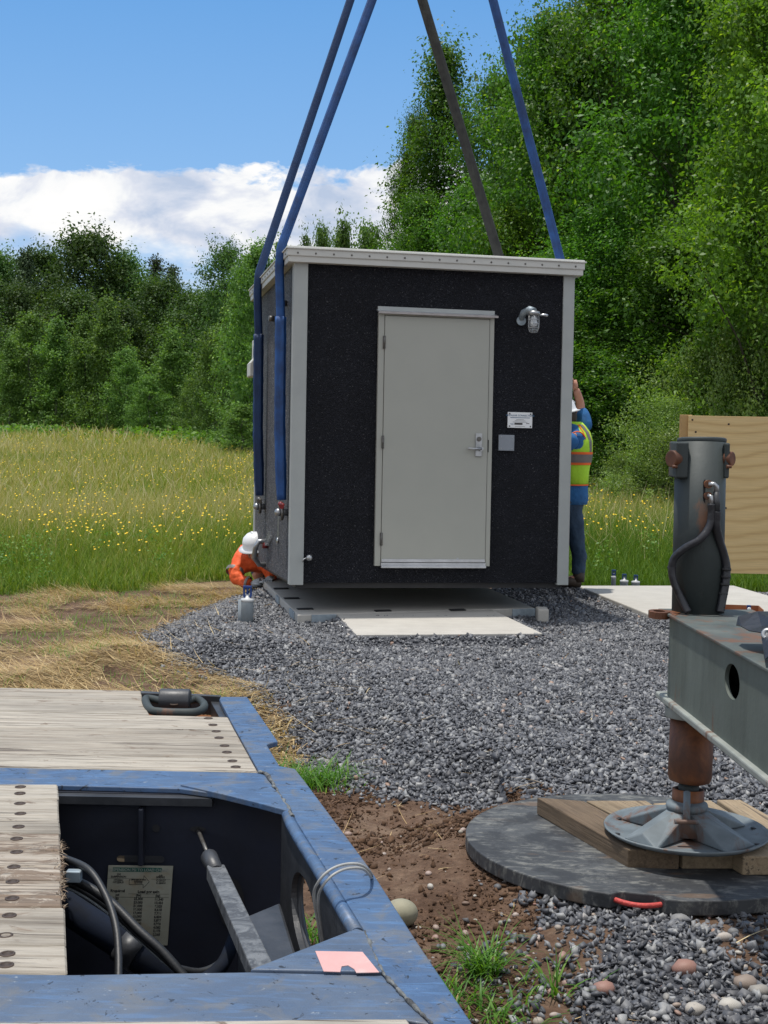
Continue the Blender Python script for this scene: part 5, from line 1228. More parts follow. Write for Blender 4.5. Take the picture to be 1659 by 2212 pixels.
b = MB(); b.tube([onfront(1528, 1071, 0), onfront(1530, 1071, .03)], .015, 14); ft = b.build('hose_fitting', 'rust', jk)
b = MB(); b.tube([onfront(1530, 1071, .03), onfront(1536, 1072, .042), onfront(1537, 1092, .042)], .0095, 12); b.build('elbow', 'steel', ft)
b = MB(); b.tube([onfront(1548, 1062, .055), onfront(1548, 1108, .05)], .0135, 12); b.build('crimp', 'pit_steel', ft)
b = MB(); b.tube(crv([onfront(1537, 1088, .04), onfront(1534, 1132, .032), onfront(1513, 1164, .028), onfront(1480, 1184, .03), jp(1457, 1205, DJ - .09), jp(1451, 1230, DJ - .08), jp(1456, 1258, DJ - .08), onfront(1471, 1292, .02), onfront(1487, 1323, .02)], 8), .0148, 14); hl1 = b.build('hydraulic_hose', 'black_vinyl', jk)
b = MB(); b.tube(crv([onfront(1548, 1104, .05), onfront(1547, 1134, .04), onfront(1553, 1163, .03), jp(1563, 1196, DJ - .07), jp(1569, 1224, DJ - .065), jp(1567, 1258, DJ - .07), jp(1561, 1292, DJ - .08), jp(1555, 1323, DJ - .09)], 8), .0165, 14); hl2 = b.build('hydraulic_hose', 'black_vinyl', jk)
for (px, py, r_, par) in ((1451, 1228, .0175, hl1), (1496, 1175, .017, hl1), (1569, 1232, .019, hl2), (1568, 1248, .019, hl2), (1566, 1264, .019, hl2), (1562, 1284, .019, hl2)):
    p = jp(px, py, DJ - .075); b = MB(); b.tube([p, p + Vector((0, 0, .008))], r_, 12); b.build('hose_tie', 'dark_rubber', par)
# beam
BZ1 = .975; BZ0 = .648
E0 = on(1447, 1325, BZ1) - JO; E0.z = 0
bd = Vector((.15, -1, 0)).normalized(); bn = Vector((bd.y, -bd.x, 0)) * -1
if bn.x < 0: bn = -bn
e1 = on(1600, 1409, BZ1) - JO; e1.z = 0; bd = (e1 - E0).normalized(); bn = Vector((-bd.y, bd.x, 0)); bn = bn if bn.x > 0 else -bn
print('beam dir', bd, E0 + JO)
BW_, BL = .36, 4.2
Fe = E0 - bd * .16 
q = lambda s, t: Vector((E0.x, E0.y, 0)) + bd * s + bn * t
# left side plate with an oval lightening hole
hp = []
def side_hit(px, py):
    r = ray(px, py); o_ = CAM - JO; t = (E0 - Vector((o_.x, o_.y, 0))).dot(bn) / Vector((r.x, r.y, 0)).dot(bn); p = o_ + r * t; return (Vector((p.x, p.y, 0)) - E0).dot(bd), p.z
hA = side_hit(1565, 1477); hB = side_hit(1598, 1477); hC = side_hit(1580, 1433); hD = side_hit(1586, 1514); zlow = side_hit(1450, 1510); zlow2 = side_hit(1650, 1620)
print('hole', hA, hB, hC, hD, zlow, zlow2)
cx_, cz_, rx2, rz2 = (hA[0] + hB[0]) / 2, (hC[1] + hD[1]) / 2, (hB[0] - hA[0]) / 2, (hC[1] - hD[1]) / 2
s_start = 0.0; zb2 = zlow[1] + .0
n = 64; inn = []; outp = []
for i in range(n):
    a = 2 * PI * i / n; inn.append((cx_ + rx2 * math.cos(a), cz_ + rz2 * math.sin(a))); dx, dz = math.cos(a), math.sin(a); ts = []
    if dx > 1e-6: ts.append((1.6 - cx_) / dx)
    if dx < -1e-6: ts.append((s_start - cx_) / dx)
    if dz > 1e-6: ts.append((BZ1 - .012 - cz_) / dz)
    if dz < -1e-6: ts.append((zb2 - cz_) / dz)
    t = min(ts); outp.append([cx_ + dx * t, cz_ + dz * t])
for c in ((s_start, zb2), (s_start, BZ1 - .012), (1.6, zb2), (1.6, BZ1 - .012)):
    i = min(range(n), key=lambda k: (outp[k][0] - c[0]) ** 2 + (outp[k][1] - c[1]) ** 2); outp[i] = list(c)
def b3(p, off): v = q(p[0], off); return (v.x, v.y, p[1])
b = MB(); vs = [b3(p, 0) for p in inn] + [b3(p, 0) for p in outp] + [b3(p, .014) for p in inn] + [b3(p, .014) for p in outp]; fs = []
for i in range(n):
    j = (i + 1) % n; fs += [(i, j, n + j, n + i), (2 * n + j, 2 * n + i, 3 * n + i, 3 * n + j), (j, i, 2 * n + i, 2 * n + j), (n + i, n + j, 3 * n + j, 3 * n + i)]
b.add(vs, fs); beam = b.build('beam', 'beam_paint', jk)
b = MB()
def bbox(b, s0, s1, t0, t1, z0, z1): P = [q(s0, t0), q(s1, t0), q(s1, t1), q(s0, t1)]; b.prism([(p.x, p.y) for p in P], z0, z1)
bbox(b, 1.6, BL, 0, .014, zb2, BZ1 - .012); bbox(b, 0, BL, BW_ - .014, BW_, zb2, BZ1 - .012); bbox(b, -.0, .012, .016, BW_ - .016, zb2, BZ1 - .013); b.build('beam_far_side', 'beam_paint', beam)
b = MB(); bbox(b, -.14, BL, -.012, BW_ + .012, BZ1 - .0115, BZ1); b.build('beam_top', 'beam_top_paint', beam, bevel=.003)
b = MB(); bbox(b, -.10, BL, -.022, BW_ + .022, zb2 - .026, zb2 - .0005); b.build('beam_bottom_flange', 'flange_paint', beam, bevel=.006)
b = MB(); bbox(b, -.1, BL, .03, BW_ - .03, zb2 + .01, zb2 + .02); b.build('beam_inner', 'pit_steel', beam)
# lug with an eye, standing out at the far left corner of the top plate
lc = on(1424, 1322, BZ1) - JO; lc.z = 0; hx_ = on(1470, 1331, BZ1) - JO
b = MB(); n = 20; rin, ro = .020, .036; zl0, zl1 = BZ1 - .022, BZ1 + .004
vs = []; 
for zz in (zl0, zl1):
    for rr in (rin, ro):
        for i in range(n): a = 2 * PI * i / n; vs.append((lc.x + rr * 1.15 * math.cos(a), lc.y + rr * 1.5 * math.sin(a), zz))
fs = []
for i in range(n):
    j = (i + 1) % n; fs += [(i, j, n + j, n + i), (2 * n + i, 3 * n + i, 3 * n + j, 2 * n + j), (i, 2 * n + i, 2 * n + j, j), (n + i, n + j, 3 * n + j, 3 * n + i)]
b.add(vs, fs); lug = b.build('lifting_lug', 'rust', jk)
b = MB(); b.prism([(lc.x + .034, lc.y - .03), (hx_.x - .02, hx_.y + .0), (hx_.x + .03, hx_.y + .11), (lc.x + .034, lc.y + .045)], BZ1 - .02, BZ1 + .0025); b.build('lug_arm', 'rust', lug, bevel=.002)
# lower jack
b = MB(); b.tube([jp(1499, 1500), jp(1496, 1542)], .1, 36); b.tube([jp(1497, 1530), jp(1495.5, 1552)], .108, 36); b.build('jack_housing', 'flange_paint', jk, bevel=.004)
b = MB(); b.tube([jp(1496, 1548), jp(1490, 1676), jp(1489.5, 1687), jp(1489, 1692)], [.0855, .0855, .078, .05], 40); b.build('jack_sleeve', 'rust', jk)
b = MB(); b.tube([jp(1489, 1690), jp(1486, 1716)], .04, 24); b.tube([jp(1486, 1712), jp(1485, 1724), jp(1485, 1732)], [.045, .05, .04], 24); b.build('ball_stem', 'jack_paint', jk)
sk = jp(1486, 1740); skz = sk.z
b = MB(); b.tube([jp(1487, 1704), jp(1485, 1750)], .062, 28, caps=False); so_ = b.build('socket_ring', 'rust', jk); md = so_.modifiers.new('solid', 'SOLIDIFY'); md.thickness = .008
# foot: a shallow dish with four pyramid ribs
fc = on(1482, 1798, ZT + .012) - JO; fz = ZT + .003
Rf = .315
b = MB(); b.lathe([(0, .004), (.2, .004), (.27, .008), (Rf - .01, .022), (Rf, .03), (Rf + .004, .024), (Rf - .02, .006), (.2, 0), (0, 0)], (fc.x, fc.y, fz), 64); dish = b.build('foot_dish', 'foot_paint', jk)
b = MB(); b.tube([(fc.x, fc.y, fz + .02), (fc.x, fc.y, skz + .005)], [.12, .07], 24)
b.lathe([(.075, skz - fz - .005), (.082, skz - fz + .008), (.078, skz - fz + .022), (.055, skz - fz + .024)], (fc.x, fc.y, fz), 30); b.build('foot_hub', 'foot_paint', jk)
for k in range(4):
    a = k * PI / 2 + math.radians(-52); c_, s_ = math.cos(a), math.sin(a); X = Vector((c_, s_, 0)); Y = Vector((-s_, c_, 0)); O = Vector((fc.x, fc.y, fz))
    h_ = skz - fz - .004
    V = [O + X * .06 + Y * .05 + Vector((0, 0, h_)), O + X * .06 - Y * .05 + Vector((0, 0, h_)), O + X * .27 + Y * .085 + Vector((0, 0, .008)), O + X * .27 - Y * .085 + Vector((0, 0, .008)), O + Y * .03 + Vector((0, 0, h_ * .6)), O - Y * .03 + Vector((0, 0, h_ * .6)), O + Y * .04 + Vector((0, 0, .005)), O - Y * .04 + Vector((0, 0, .005)), O + X * .075 + Vector((0, 0, h_ + .003)), O + X * .255 + Vector((0, 0, .05))]
    b = MB(); b.add(V, [(8, 0, 2, 9), (1, 8, 9, 3), (9, 2, 3), (0, 8, 1, 5, 4), (0, 4, 6, 2), (1, 3, 7, 5), (2, 6, 7, 3)]); b.build('rib', 'foot_paint', dish, bevel=.006)
for k in range(8):
    a = k * PI / 4 + .2; b = MB(); b.lathe([(.013, .0), (.013, .0022), (0, .0022)], (fc.x + .285 * math.cos(a), fc.y + .285 * math.sin(a), fz + .014), 12); b.build('drain_hole', 'dark_rubber', dish)
b = MB(); tpin = jp(1482, 1752, DJ - .12); lo = jp(1483, 1778, DJ - .2); b.tube([jp(1484, 1712, DJ - .075), jp(1483, 1775, DJ - .16)], .014, 10); b.tube([lo - Vector((.045, 0, -.004)), lo + Vector((.045, 0, .004))], .009, 10); b.build('locking_handle', 'foot_paint', jk)

# black vinyl bag folded on the beam
bg0 = Vector((1.44, 4.62, BZ1)); bg = thing('vinyl_cover', 'black vinyl cover with a metal eyelet folded over the outrigger beam', 'cover', loc=bg0)
def gp_(px, py, d): return at(px, py, d) - bg0
S = [gp_(1590, 1350, 4.60), gp_(1593, 1331, 4.62), gp_(1608, 1326, 4.62), gp_(1636, 1321, 4.62), gp_(1640, 1350, 4.54), gp_(1648, 1385, 4.40), gp_(1655, 1422, 4.22), gp_(1700, 1400, 4.2), gp_(1760, 1420, 4.2), gp_(1775, 1335, 4.5), gp_(1700, 1322, 4.6)]
def sheet(b, P, F, th):
    nrm = Vector((-.3, -.7, .6)).normalized() * th; n_ = len(P); vs = list(P) + [p - nrm for p in P]
    fs = [tuple(f) for f in F] + [tuple(i + n_ for i in f[::-1]) for f in F]; ed = {}
    for f in F:
        for i in range(len(f)): e = (f[i], f[(i + 1) % len(f)]); ed[e] = 1
    for (a, c) in list(ed):
        if (c, a) not in ed: fs.append((c, a, a + n_, c + n_))
    b.add(vs, fs)
P = [gp_(1590, 1350, 4.62), gp_(1594, 1331, 4.66), gp_(1636, 1320, 4.66), gp_(1645, 1352, 4.52), gp_(1600, 1352, 4.55), gp_(1643, 1366, 4.45), gp_(1652, 1424, 4.2), gp_(1680, 1402, 4.15), gp_(1690, 1350, 4.4), gp_(1700, 1321, 4.6), gp_(1760, 1325, 4.6), gp_(1770, 1400, 4.2), gp_(1618, 1362, 4.5)]
b = MB(); sheet(b, P, [(0, 4, 3, 2, 1), (4, 12, 3), (12, 5, 3), (3, 5, 6, 7, 8), (3, 8, 9, 2), (8, 7, 11, 10, 9)], .006); o = b.build('cover_sheet', 'black_vinyl', bg, bevel=.004)
e_ = gp_(1659, 1373, 4.38); b = MB(); V3 = Vector((-.3, -.75, .55)).normalized(); Qm = V3.to_track_quat('Z', 'Y').to_matrix().to_4x4(); Qm.translation = e_ + V3 * .012
b.lathe([(.009, 0), (.009, .003), (.02, .003), (.021, 0)], n=20, M4=Qm); b.build('eyelet', 'steel', bg)

# plywood board on posts
DB = 12.0
pc = at(1462, 1236, DB); pb = thing('plywood_sign', 'large blank plywood board on a leaning brown post beyond the crane leg', 'board', loc=(pc.x, pc.y, hz(pc.x + 1.0, pc.y)))
PO = Vector(PM[pb.name].translation); kb = DB / 3000
z0 = pc.z - PO.z; hgt = (1236 - 898) * kb
b = MB(); b.box((.055, -.012, z0), (2.44, .006, z0 + hgt)); b.build('plywood_sheet', 'plywood', pb, bevel=.002)
b = MB(); b.box((0, .0065, z0 - .0), (.09, .095, z0 + hgt + .006)); b.build('edge_stud', 'lumber', pb, bevel=.003)
b = MB(); b.box((.09, .0065, z0 + hgt - .09), (2.44, .09, z0 + hgt - .003)); b.build('top_rail', 'lumber', pb, bevel=.003)
for xx in (.42, 1.9):
    b = MB(); b.tube([(xx + .02, .14, z0 + hgt * .6), (xx - .03, .10, -.1)], .046, 4, smooth=False); b.build('post', 'brown_post', pb)
b = MB(); b.lathe([(.009, 0), (.009, .0015), (0, .0015)], (0, 0, 0), 10, Matrix(((1, 0, 0, .4), (0, 0, -1, -.0125), (0, 1, 0, z0 + hgt * .95), (0, 0, 0, 1)))); nl = b.build('nail', 'bolt_dark', pb)
repeat(nl, [(dx * kb, 0, dz * kb) for dx, dz in ((0, -180), (-2, -305), (120, -90), (110, -300), (-70, -18), (-78, 8), (180, -170), (200, -305))])
# cardboard tray and blue clamp on the pale slab
tp = on(1606, 1334, .002); ty = thing('cardboard_tray', 'open brown cardboard tray lying on the pale slab', 'tray', loc=(tp.x, tp.y, .002), rot=(0, 0, -.12))
b = MB(); w_, d_, h_, e = .175, .3, .075, .006
b.box((-w_, 0, 0), (w_, d_, e)); b.box((-w_, 0, e), (w_, e, h_ * .75)); b.box((-w_, d_ - e, e), (w_, d_, h_)); b.box((-w_, e, e), (-w_ + e, d_ - e, h_)); b.box((w_ - e, e, e), (w_, d_ - e, h_)); b.build('tray', 'cardboard', ty)
cl = on(1613, 1334, .002); ct = thing('ground_clamp', 'small blue metal clamp standing in front of the cardboard tray', 'clamp', loc=(cl.x, cl.y - .06, .002))
b = MB(); b.box((-.018, -.012, 0), (.018, .012, .12)); b.build('clamp_body', 'blue_enamel', ct, bevel=.004)
b = MB(); b.sphere((0, -.014, .085), .018, (1, .5, 1)); b.sphere((0, -.014, .045), .018, (1, .5, 1)); b.build('clamp_screw', 'white_plastic', ct)
# ------------------------------------------------------------------ people
def skin(name, J, E, mat, parent, sub=2, root=0, smooth=True):
    me = bpy.data.meshes.new(name); names = list(J); me.from_pydata([J[k][0] for k in names], [(names.index(a), names.index(c)) for a, c in E], [])
    o = bpy.data.objects.new(name, me); COL.objects.link(o); o.parent = parent; me.materials.append(MATS[mat])
    md = o.modifiers.new('skin', 'SKIN'); md.use_smooth_shade = True
    for i, k in enumerate(names):
        r = J[k][1]; me.skin_vertices[0].data[i].radius = r if isinstance(r, tuple) else (r, r)
    me.skin_vertices[0].data[root].use_root = True
    s_ = o.modifiers.new('sub', 'SUBSURF'); s_.levels = s_.render_levels = sub; return o
def loft(name, rings, mat, parent, n=28, caps=True, b=None):
    """rings: (cx, cy, cz, rx, ry[, tiltx])"""
    b2 = b or MB(); o = len(b2.v)
    for (cx, cy, cz, rx, ry) in rings:
        for k in range(n):
            a = 2 * PI * k / n; e = .85
            c_, s_ = math.cos(a), math.sin(a); c_ = math.copysign(abs(c_) ** e, c_); s_ = math.copysign(abs(s_) ** e, s_)
            b2.v.append(Vector((cx + rx * c_, cy + ry * s_, cz)))
    for i in range(len(rings) - 1):
        for k in range(n): b2.f.append([o + i * n + k, o + i * n + (k + 1) % n, o + (i + 1) * n + (k + 1) % n, o + (i + 1) * n + k]); b2.sm.append(True)
    if caps: b2.f.append([o + k for k in range(n)][::-1]); b2.sm.append(False); e_ = o + (len(rings) - 1) * n; b2.f.append([e_ + k for k in range(n)]); b2.sm.append(False)
    return b2.build(name, mat, parent) if b is None else None
def hand(b, wrist, dirv, palmn, s=1.0, curl=.5):
    """palm and five fingers"""
    d = Vector(dirv).normalized(); n_ = Vector(palmn); n_ = (n_ - d * n_.dot(d)).normalized(); side = d.cross(n_); w = Vector(wrist)
    b.tube([w, w + d * .03 * s, w + d * .085 * s], [.024 * s, .034 * s, .036 * s], 10, squash=1.0)
    for i, L in enumerate((.062, .072, .068, .054)):
        p = w + d * .08 * s + side * (i - 1.5) * .019 * s
        q_ = p + d * L * .5 * s + n_ * L * .15 * curl * s; r_ = q_ + d * L * .38 * s + n_ * L * .45 * curl * s; b.tube([p, q_, r_], [.0095 * s, .009 * s, .0075 * s], 8)
    p = w + d * .03 * s - side * .03 * s; b.tube([p, p + d * .03 * s - side * .022 * s + n_ * .01, p + d * .06 * s - side * .026 * s + n_ * .02], [.012 * s, .011 * s, .009 * s], 8)
def hard_hat(parent, c, up, fwd, white='white_plastic', r=.14, brim=.05):
    u = Vector(up).normalized(); f = Vector(fwd); f = (f - u * f.dot(u)).normalized(); l_ = u.cross(f); M4 = Matrix((f, l_, u)).transposed().to_4x4(); M4.translation = Vector(c)
    b = MB(); b.lathe([(r + brim, -.012), (r + brim + .004, -.006), (r + .008, .004), (r, .02), (r * .97, .06), (r * .82, .105), (r * .5, .138), (0, .15)], n=32, M4=M4 @ Matrix.Diagonal((1.12, .95, 1, 1)))
    b.lathe([(r + brim - .004, -.014), (r - .01, -.004), (r * .9, .03), (0, .10)], n=32, M4=M4 @ Matrix.Diagonal((1.12, .95, 1, 1)))
    o = b.build('hard_hat', white, parent)
    b = MB(); b.tube([M4 @ Vector((x_, 0, z_)) for x_, z_ in ((-.13, .07), (-.09, .115), (0, .152), (.09, .115), (.13, .07))], [.006, .012, .014, .012, .006], 8); b.build('hat_ridge', white, o); return o
def head(parent, c, up, fwd, hair=True):
    u = Vector(up).normalized(); f = Vector(fwd); f = (f - u * f.dot(u)).normalized(); l_ = u.cross(f); M4 = Matrix((f, l_, u)).transposed().to_4x4(); M4.translation = Vector(c)
    b = MB(); b.sphere((0, 0, 0), .1, (.98, .78, 1.18), 24, 16, M4); b.sphere((.03, 0, -.07), .06, (.95, .85, .8), 16, 10, M4)
    b.sphere((.105, 0, -.012), .016, (1.1, .75, 1.5), 10, 8, M4); b.tube([M4 @ Vector((.088, y_, -.052)) for y_ in (-.022, 0, .022)], .006, 6)
    for s_ in (-1, 1): b.sphere((0.0, s_ * .078, -.01), .026, (.7, .35, 1.2), 10, 8, M4); b.sphere((.083, s_ * .03, .018), .011, (.6, 1, .8), 8, 6, M4)
    o = b.build('head', 'skin', parent)
    if hair: b = MB(); b.sphere((-.018, 0, .012), .103, (.98, .83, 1.13), 24, 14, M4); b.build('hair', 'hair_brown', o)
    return o
ctex = bpy.data.textures.new('cloth_folds', 'CLOUDS'); ctex.noise_scale = .09; ctex.noise_depth = 3
def folds(o, k, sub=0):
    if sub: m_ = o.modifiers.new('sub', 'SUBSURF'); m_.levels = m_.render_levels = sub
    d = o.modifiers.new('folds', 'DISPLACE'); d.texture = ctex; d.strength = k; d.mid_level = .5; d.texture_coords = 'LOCAL'
# standing worker by the right wall
p0 = on(1250, 1266, .10); p0 = at(1229, 1264, 14.3); w1 = thing('person', 'standing worker in lime vest, blue shirt and jeans reaching up behind the right corner', 'person', loc=p0)
w1.scale = (1.05, 1.05, 1.05)
J = {'pelvis': ((-.02, 0, .93), (.1, .1)), 'waist': ((.0, 0, 1.12), (.1, .1)), 'chest': ((.02, 0, 1.36), (.1, .1)), 'neckb': ((0, 0, 1.56), (.06, .06)), 'neck': ((-.03, 0, 1.58), (.055, .055)), 'skull': ((-.07, 0, 1.64), (.06, .055)),
     'ls': ((.0, -.17, 1.47), .045), 'le': ((-.20, -.22, 1.33), .04), 'lw': ((-.42, -.12, 1.45), .032), 'rs': ((.09, .18, 1.54), .06), 're': ((.09, .2, 1.78), .047), 'rw': ((.03, .14, 1.93), .036),
     'lh': ((-.01, -.10, .90), .085), 'lk': ((.045, -.11, .50), .06), 'la': ((.07, -.11, .09), .042), 'lt': ((-.09, -.12, .04), .035), 'rh': ((-.04, .10, .90), .085), 'rk': ((-.13, .12, .50), .06), 'ra': ((-.08, .13, .09), .042), 'rt': ((-.24, .13, .04), .035)}
E = [('pelvis', 'waist'), ('waist', 'chest'), ('chest', 'neckb'), ('neckb', 'neck'), ('neck', 'skull'), ('chest', 'ls'), ('ls', 'le'), ('le', 'lw'), ('chest', 'rs'), ('rs', 're'), ('re', 'rw'), ('pelvis', 'lh'), ('lh', 'lk'), ('lk', 'la'), ('la', 'lt'), ('pelvis', 'rh'), ('rh', 'rk'), ('rk', 'ra'), ('ra', 'rt')]
body = skin('body', J, E, 'skin', w1)
def sub(names, dr=0.02, **over):
    out = {}
    for k in names:
        p, r = J[k]; r = r if isinstance(r, tuple) else (r, r); out[k] = over.get(k, (p, (r[0] + dr, r[1] + dr)))
    return out
pn = ['pelvis', 'lh', 'lk', 'la', 'rh', 'rk', 'ra']
JN = skin('jeans', {'pelvis': ((-.02, 0, .88), (.11, .12)), 'lh': ((-.01, -.08, .80), .115), 'lk': ((.045, -.11, .50), .083), 'lc': ((.075, -.11, .3), .078), 'la': ((.07, -.11, .10), .07), 'rh': ((-.05, .08, .80), .115), 'rk': ((-.13, .12, .50), .083), 'ra': ((-.08, .13, .10), .068)},
     [('pelvis', 'lh'), ('lh', 'lk'), ('lk', 'lc'), ('lc', 'la'), ('pelvis', 'rh'), ('rh', 'rk'), ('rk', 'ra')], 'jeans', w1, 3); folds(JN, .035)
loft('shirt', [(-.0, 0, .80, .150, .19), (-.0, 0, .84, .162, .198), (-.005, 0, .95, .160, .195), (.0, 0, 1.1, .15, .185), (.015, 0, 1.3, .15, .2), (.02, 0, 1.45, .13, .2), (.0, 0, 1.56, .075, .11), (-.01, 0, 1.6, .065, .07)], 'blue_shirt', w1)
skin('sleeve', {'ls': ((.0, -.19, 1.47), .10), 'm': ((-.08, -.22, 1.39), .092), 'le': ((-.20, -.225, 1.33), .078)}, [('ls', 'm'), ('m', 'le')], 'blue_shirt', w1)
skin('sleeve', {'rs': ((.13, .13, 1.50), .10), 'm': ((.125, .17, 1.62), .08), 're': ((.095, .19, 1.75), .062)}, [('rs', 'm'), ('m', 're')], 'blue_shirt', w1)
VR = [(-.01, 0, .985, .165, .200), (-.005, 0, 1.1, .165, .200), (.005, 0, 1.2, .168, .205), (.02, 0, 1.32, .170, .205), (.03, 0, 1.42, .158, .195), (.03, .01, 1.5, .135, .165), (.02, .01, 1.56, .10, .115), (.0, .0, 1.6, .078, .08)]
vest = loft('vest', VR, 'lime_vest', w1)
def vr(z, g):
    zs = [r[2] for r in VR]; f = lambda i: float(np.interp(z, zs, [r[i] for r in VR])); return (f(0), f(1), z, f(3) + g, f(4) + g)
loft('orange_band', [vr(z, .004) for z in (1.185, 1.22, 1.26, 1.31)], 'orange_trim', vest, caps=False)
loft('grey_band', [vr(z, .007) for z in (1.208, 1.25, 1.287)], 'reflective_grey', vest, caps=False)
loft('hem', [vr(z, .004) for z in (.985, .998)], 'orange_trim', vest, caps=False)
def strap(az0, az1, w, g, mat, nm):
    b = MB(); zs = np.linspace(1.30, 1.575, 12); P = []
    for i, z_ in enumerate(zs):
        a = az0 + (az1 - az0) * (i / 11) ** 2; r = vr(z_, g)
        for s_ in (-1, 1):
            aa = a + s_ * w * (1 + .6 * i / 11); b.v.append(Vector((r[0] + r[3] * math.cos(aa), r[1] + r[4] * math.sin(aa), z_)))
    for i in range(11): b.f.append([2 * i, 2 * i + 1, 2 * i + 3, 2 * i + 2]); b.sm.append(True)
    b.build(nm, mat, vest)
strap(-.75, -1.1, .22, .007, 'orange_trim', 'orange_stripe'); strap(-.72, -1.07, .10, .011, 'reflective_grey', 'grey_stripe'); strap(.75, 1.1, .22, .007, 'orange_trim', 'orange_stripe'); strap(.72, 1.07, .10, .011, 'reflective_grey', 'grey_stripe')
b = MB(); b.sphere((.015, -.155, 1.385), .085, (1.05, .62, 1.35), 20, 14); b.build('armhole', 'blue_shirt', vest)
b = MB(); b.tube([(.015 + .092 * math.cos(t), -.178 + .018 * math.cos(t * 2), 1.385 + .12 * math.sin(t)) for t in np.linspace(0, 2 * PI, 25)], .007, 6, caps=False); b.build('armhole_trim', 'orange_trim', vest)
head(w1, (-.085, 0, 1.635), (-.15, 0, 1), (-1, .15, -.1)); hard_hat(w1, (-.10, 0, 1.685), (-.25, 0, 1), (-1, .1, 0), r=.115, brim=.03)
b = MB(); hand(b, (.03, .14, 1.92), (-.35, -.1, 1), (-1, 0, 0)); hand(b, (-.42, -.12, 1.45), (-1, .3, .5), (0, .3, -1)); b.build('hands', 'skin', body)
for (x_, y_) in ((.06, -.115), (-.09, .13)):
    b = MB(); b.tube([(x_ + .02, y_, .15), (x_ + .015, y_, .05)], .058, 14); b.tube([(x_ + .04, y_, .045), (x_ - .06, y_, .05), (x_ - .14, y_, .035), (x_ - .19, y_, .03)], [.05, .052, .045, .028], 14); b.build('boot', 'boot_leather', w1)
# crouching worker at the back left corner of the slab
p0 = at(520, 1268, 14.8); w2 = thing('person', 'crouching worker in orange jacket and white hard hat, gloved hand on the slab edge', 'person', loc=p0)
J = {'pelvis': ((.30, .62, .34), (.15, .13)), 'belly': ((.24, .38, .33), (.13, .12)), 'chest': ((.13, .10, .27), (.14, .12)), 'neck': ((.13, -.01, .32), .055), 'skull': ((.155, -.09, .37), .065),
     'rs': ((-.03, .03, .24), .06), 're': ((-.045, -.10, .10), .045), 'rw': ((.12, -.17, .05), .032), 'ls': ((.27, .05, .25), .06), 'le': ((.33, -.08, .13), .045), 'lw': ((.30, -.2, .10), .03),
     'rh': ((.18, .66, .30), .09), 'rk': ((.12, .45, .05), .06), 'ra': ((.14, .86, .04), .04), 'lh': ((.42, .66, .30), .09), 'lk': ((.45, .45, .05), .06), 'la': ((.42, .86, .04), .04)}
E = [('pelvis', 'belly'), ('belly', 'chest'), ('chest', 'neck'), ('neck', 'skull'), ('chest', 'rs'), ('rs', 're'), ('re', 'rw'), ('chest', 'ls'), ('ls', 'le'), ('le', 'lw'), ('pelvis', 'rh'), ('rh', 'rk'), ('rk', 'ra'), ('pelvis', 'lh'), ('lh', 'lk'), ('lk', 'la')]
w2.scale = (1.06, 1.06, 1.06)
body2 = skin('body', J, E, 'skin', w2)
jk2 = skin('jacket', {'hem': ((.26, .58, .34), (.20, .18)), 'belly': ((.19, .36, .29), (.22, .20)), 'chest': ((.10, .08, .215), (.22, .19)), 'rs': ((-.0, .02, .25), .11), 'rm': ((-.035, -.04, .17), .095), 're': ((-.04, -.10, .095), .075), 'rf': ((.05, -.15, .065), .062), 'rw': ((.13, -.18, .05), .052), 'collar': ((.10, .0, .33), .085),
                      'ls': ((.24, .05, .25), .09), 'le': ((.32, -.07, .14), .07), 'lw': ((.31, -.18, .11), .05)}, [('hem', 'belly'), ('belly', 'chest'), ('chest', 'rs'), ('rs', 'rm'), ('rm', 're'), ('re', 'rf'), ('rf', 'rw'), ('chest', 'collar'), ('chest', 'ls'), ('ls', 'le'), ('le', 'lw')], 'orange_jacket', w2, 3); folds(jk2, .05)
def band(p, q_, r, mat='reflective_grey'):
    b = MB(); b.tube([p, Vector(p).lerp(Vector(q_), .5), q_], [r, r * 1.03, r], 20, caps=False); b.build('reflective_band', mat, jk2)
band((-.048, -.03, .175), (-.058, -.055, .145), .094); band((.075, -.155, .063), (.10, -.165, .058), .068)
skin('trousers', {'pelvis': ((.30, .62, .33), (.16, .14)), 'rh': ((.18, .64, .28), .12), 'rk': ((.12, .47, .08), .085), 'ra': ((.14, .86, .06), .06), 'lh': ((.42, .64, .28), .12), 'lk': ((.45, .47, .08), .085), 'la': ((.42, .86, .06), .06)}, [('pelvis', 'rh'), ('rh', 'rk'), ('rk', 'ra'), ('pelvis', 'lh'), ('lh', 'lk'), ('lk', 'la')], 'jeans', w2)
head(w2, (.155, -.10, .37), (-.28, -.35, 1), (.55, -1, -.5)); hard_hat(w2, (.15, -.115, .42), (-.20, -.25, 1), (.5, -1, 0), r=.125, brim=.045)
b = MB(); hand(b, (.13, -.18, .05), (1, -.25, .35), (0, 0, -1), 1.15, .8); hand(b, (.31, -.18, .11), (-.1, -1, -.1), (0, 0, -1), 1.1); b.build('gloves', 'glove_grey', w2)
for x_ in (.14, .42): b = MB(); b.tube([(x_, .80, .06), (x_, .92, .06), (x_, .95, .16)], [.05, .05, .04], 12); b.build('boot', 'boot_leather', w2)
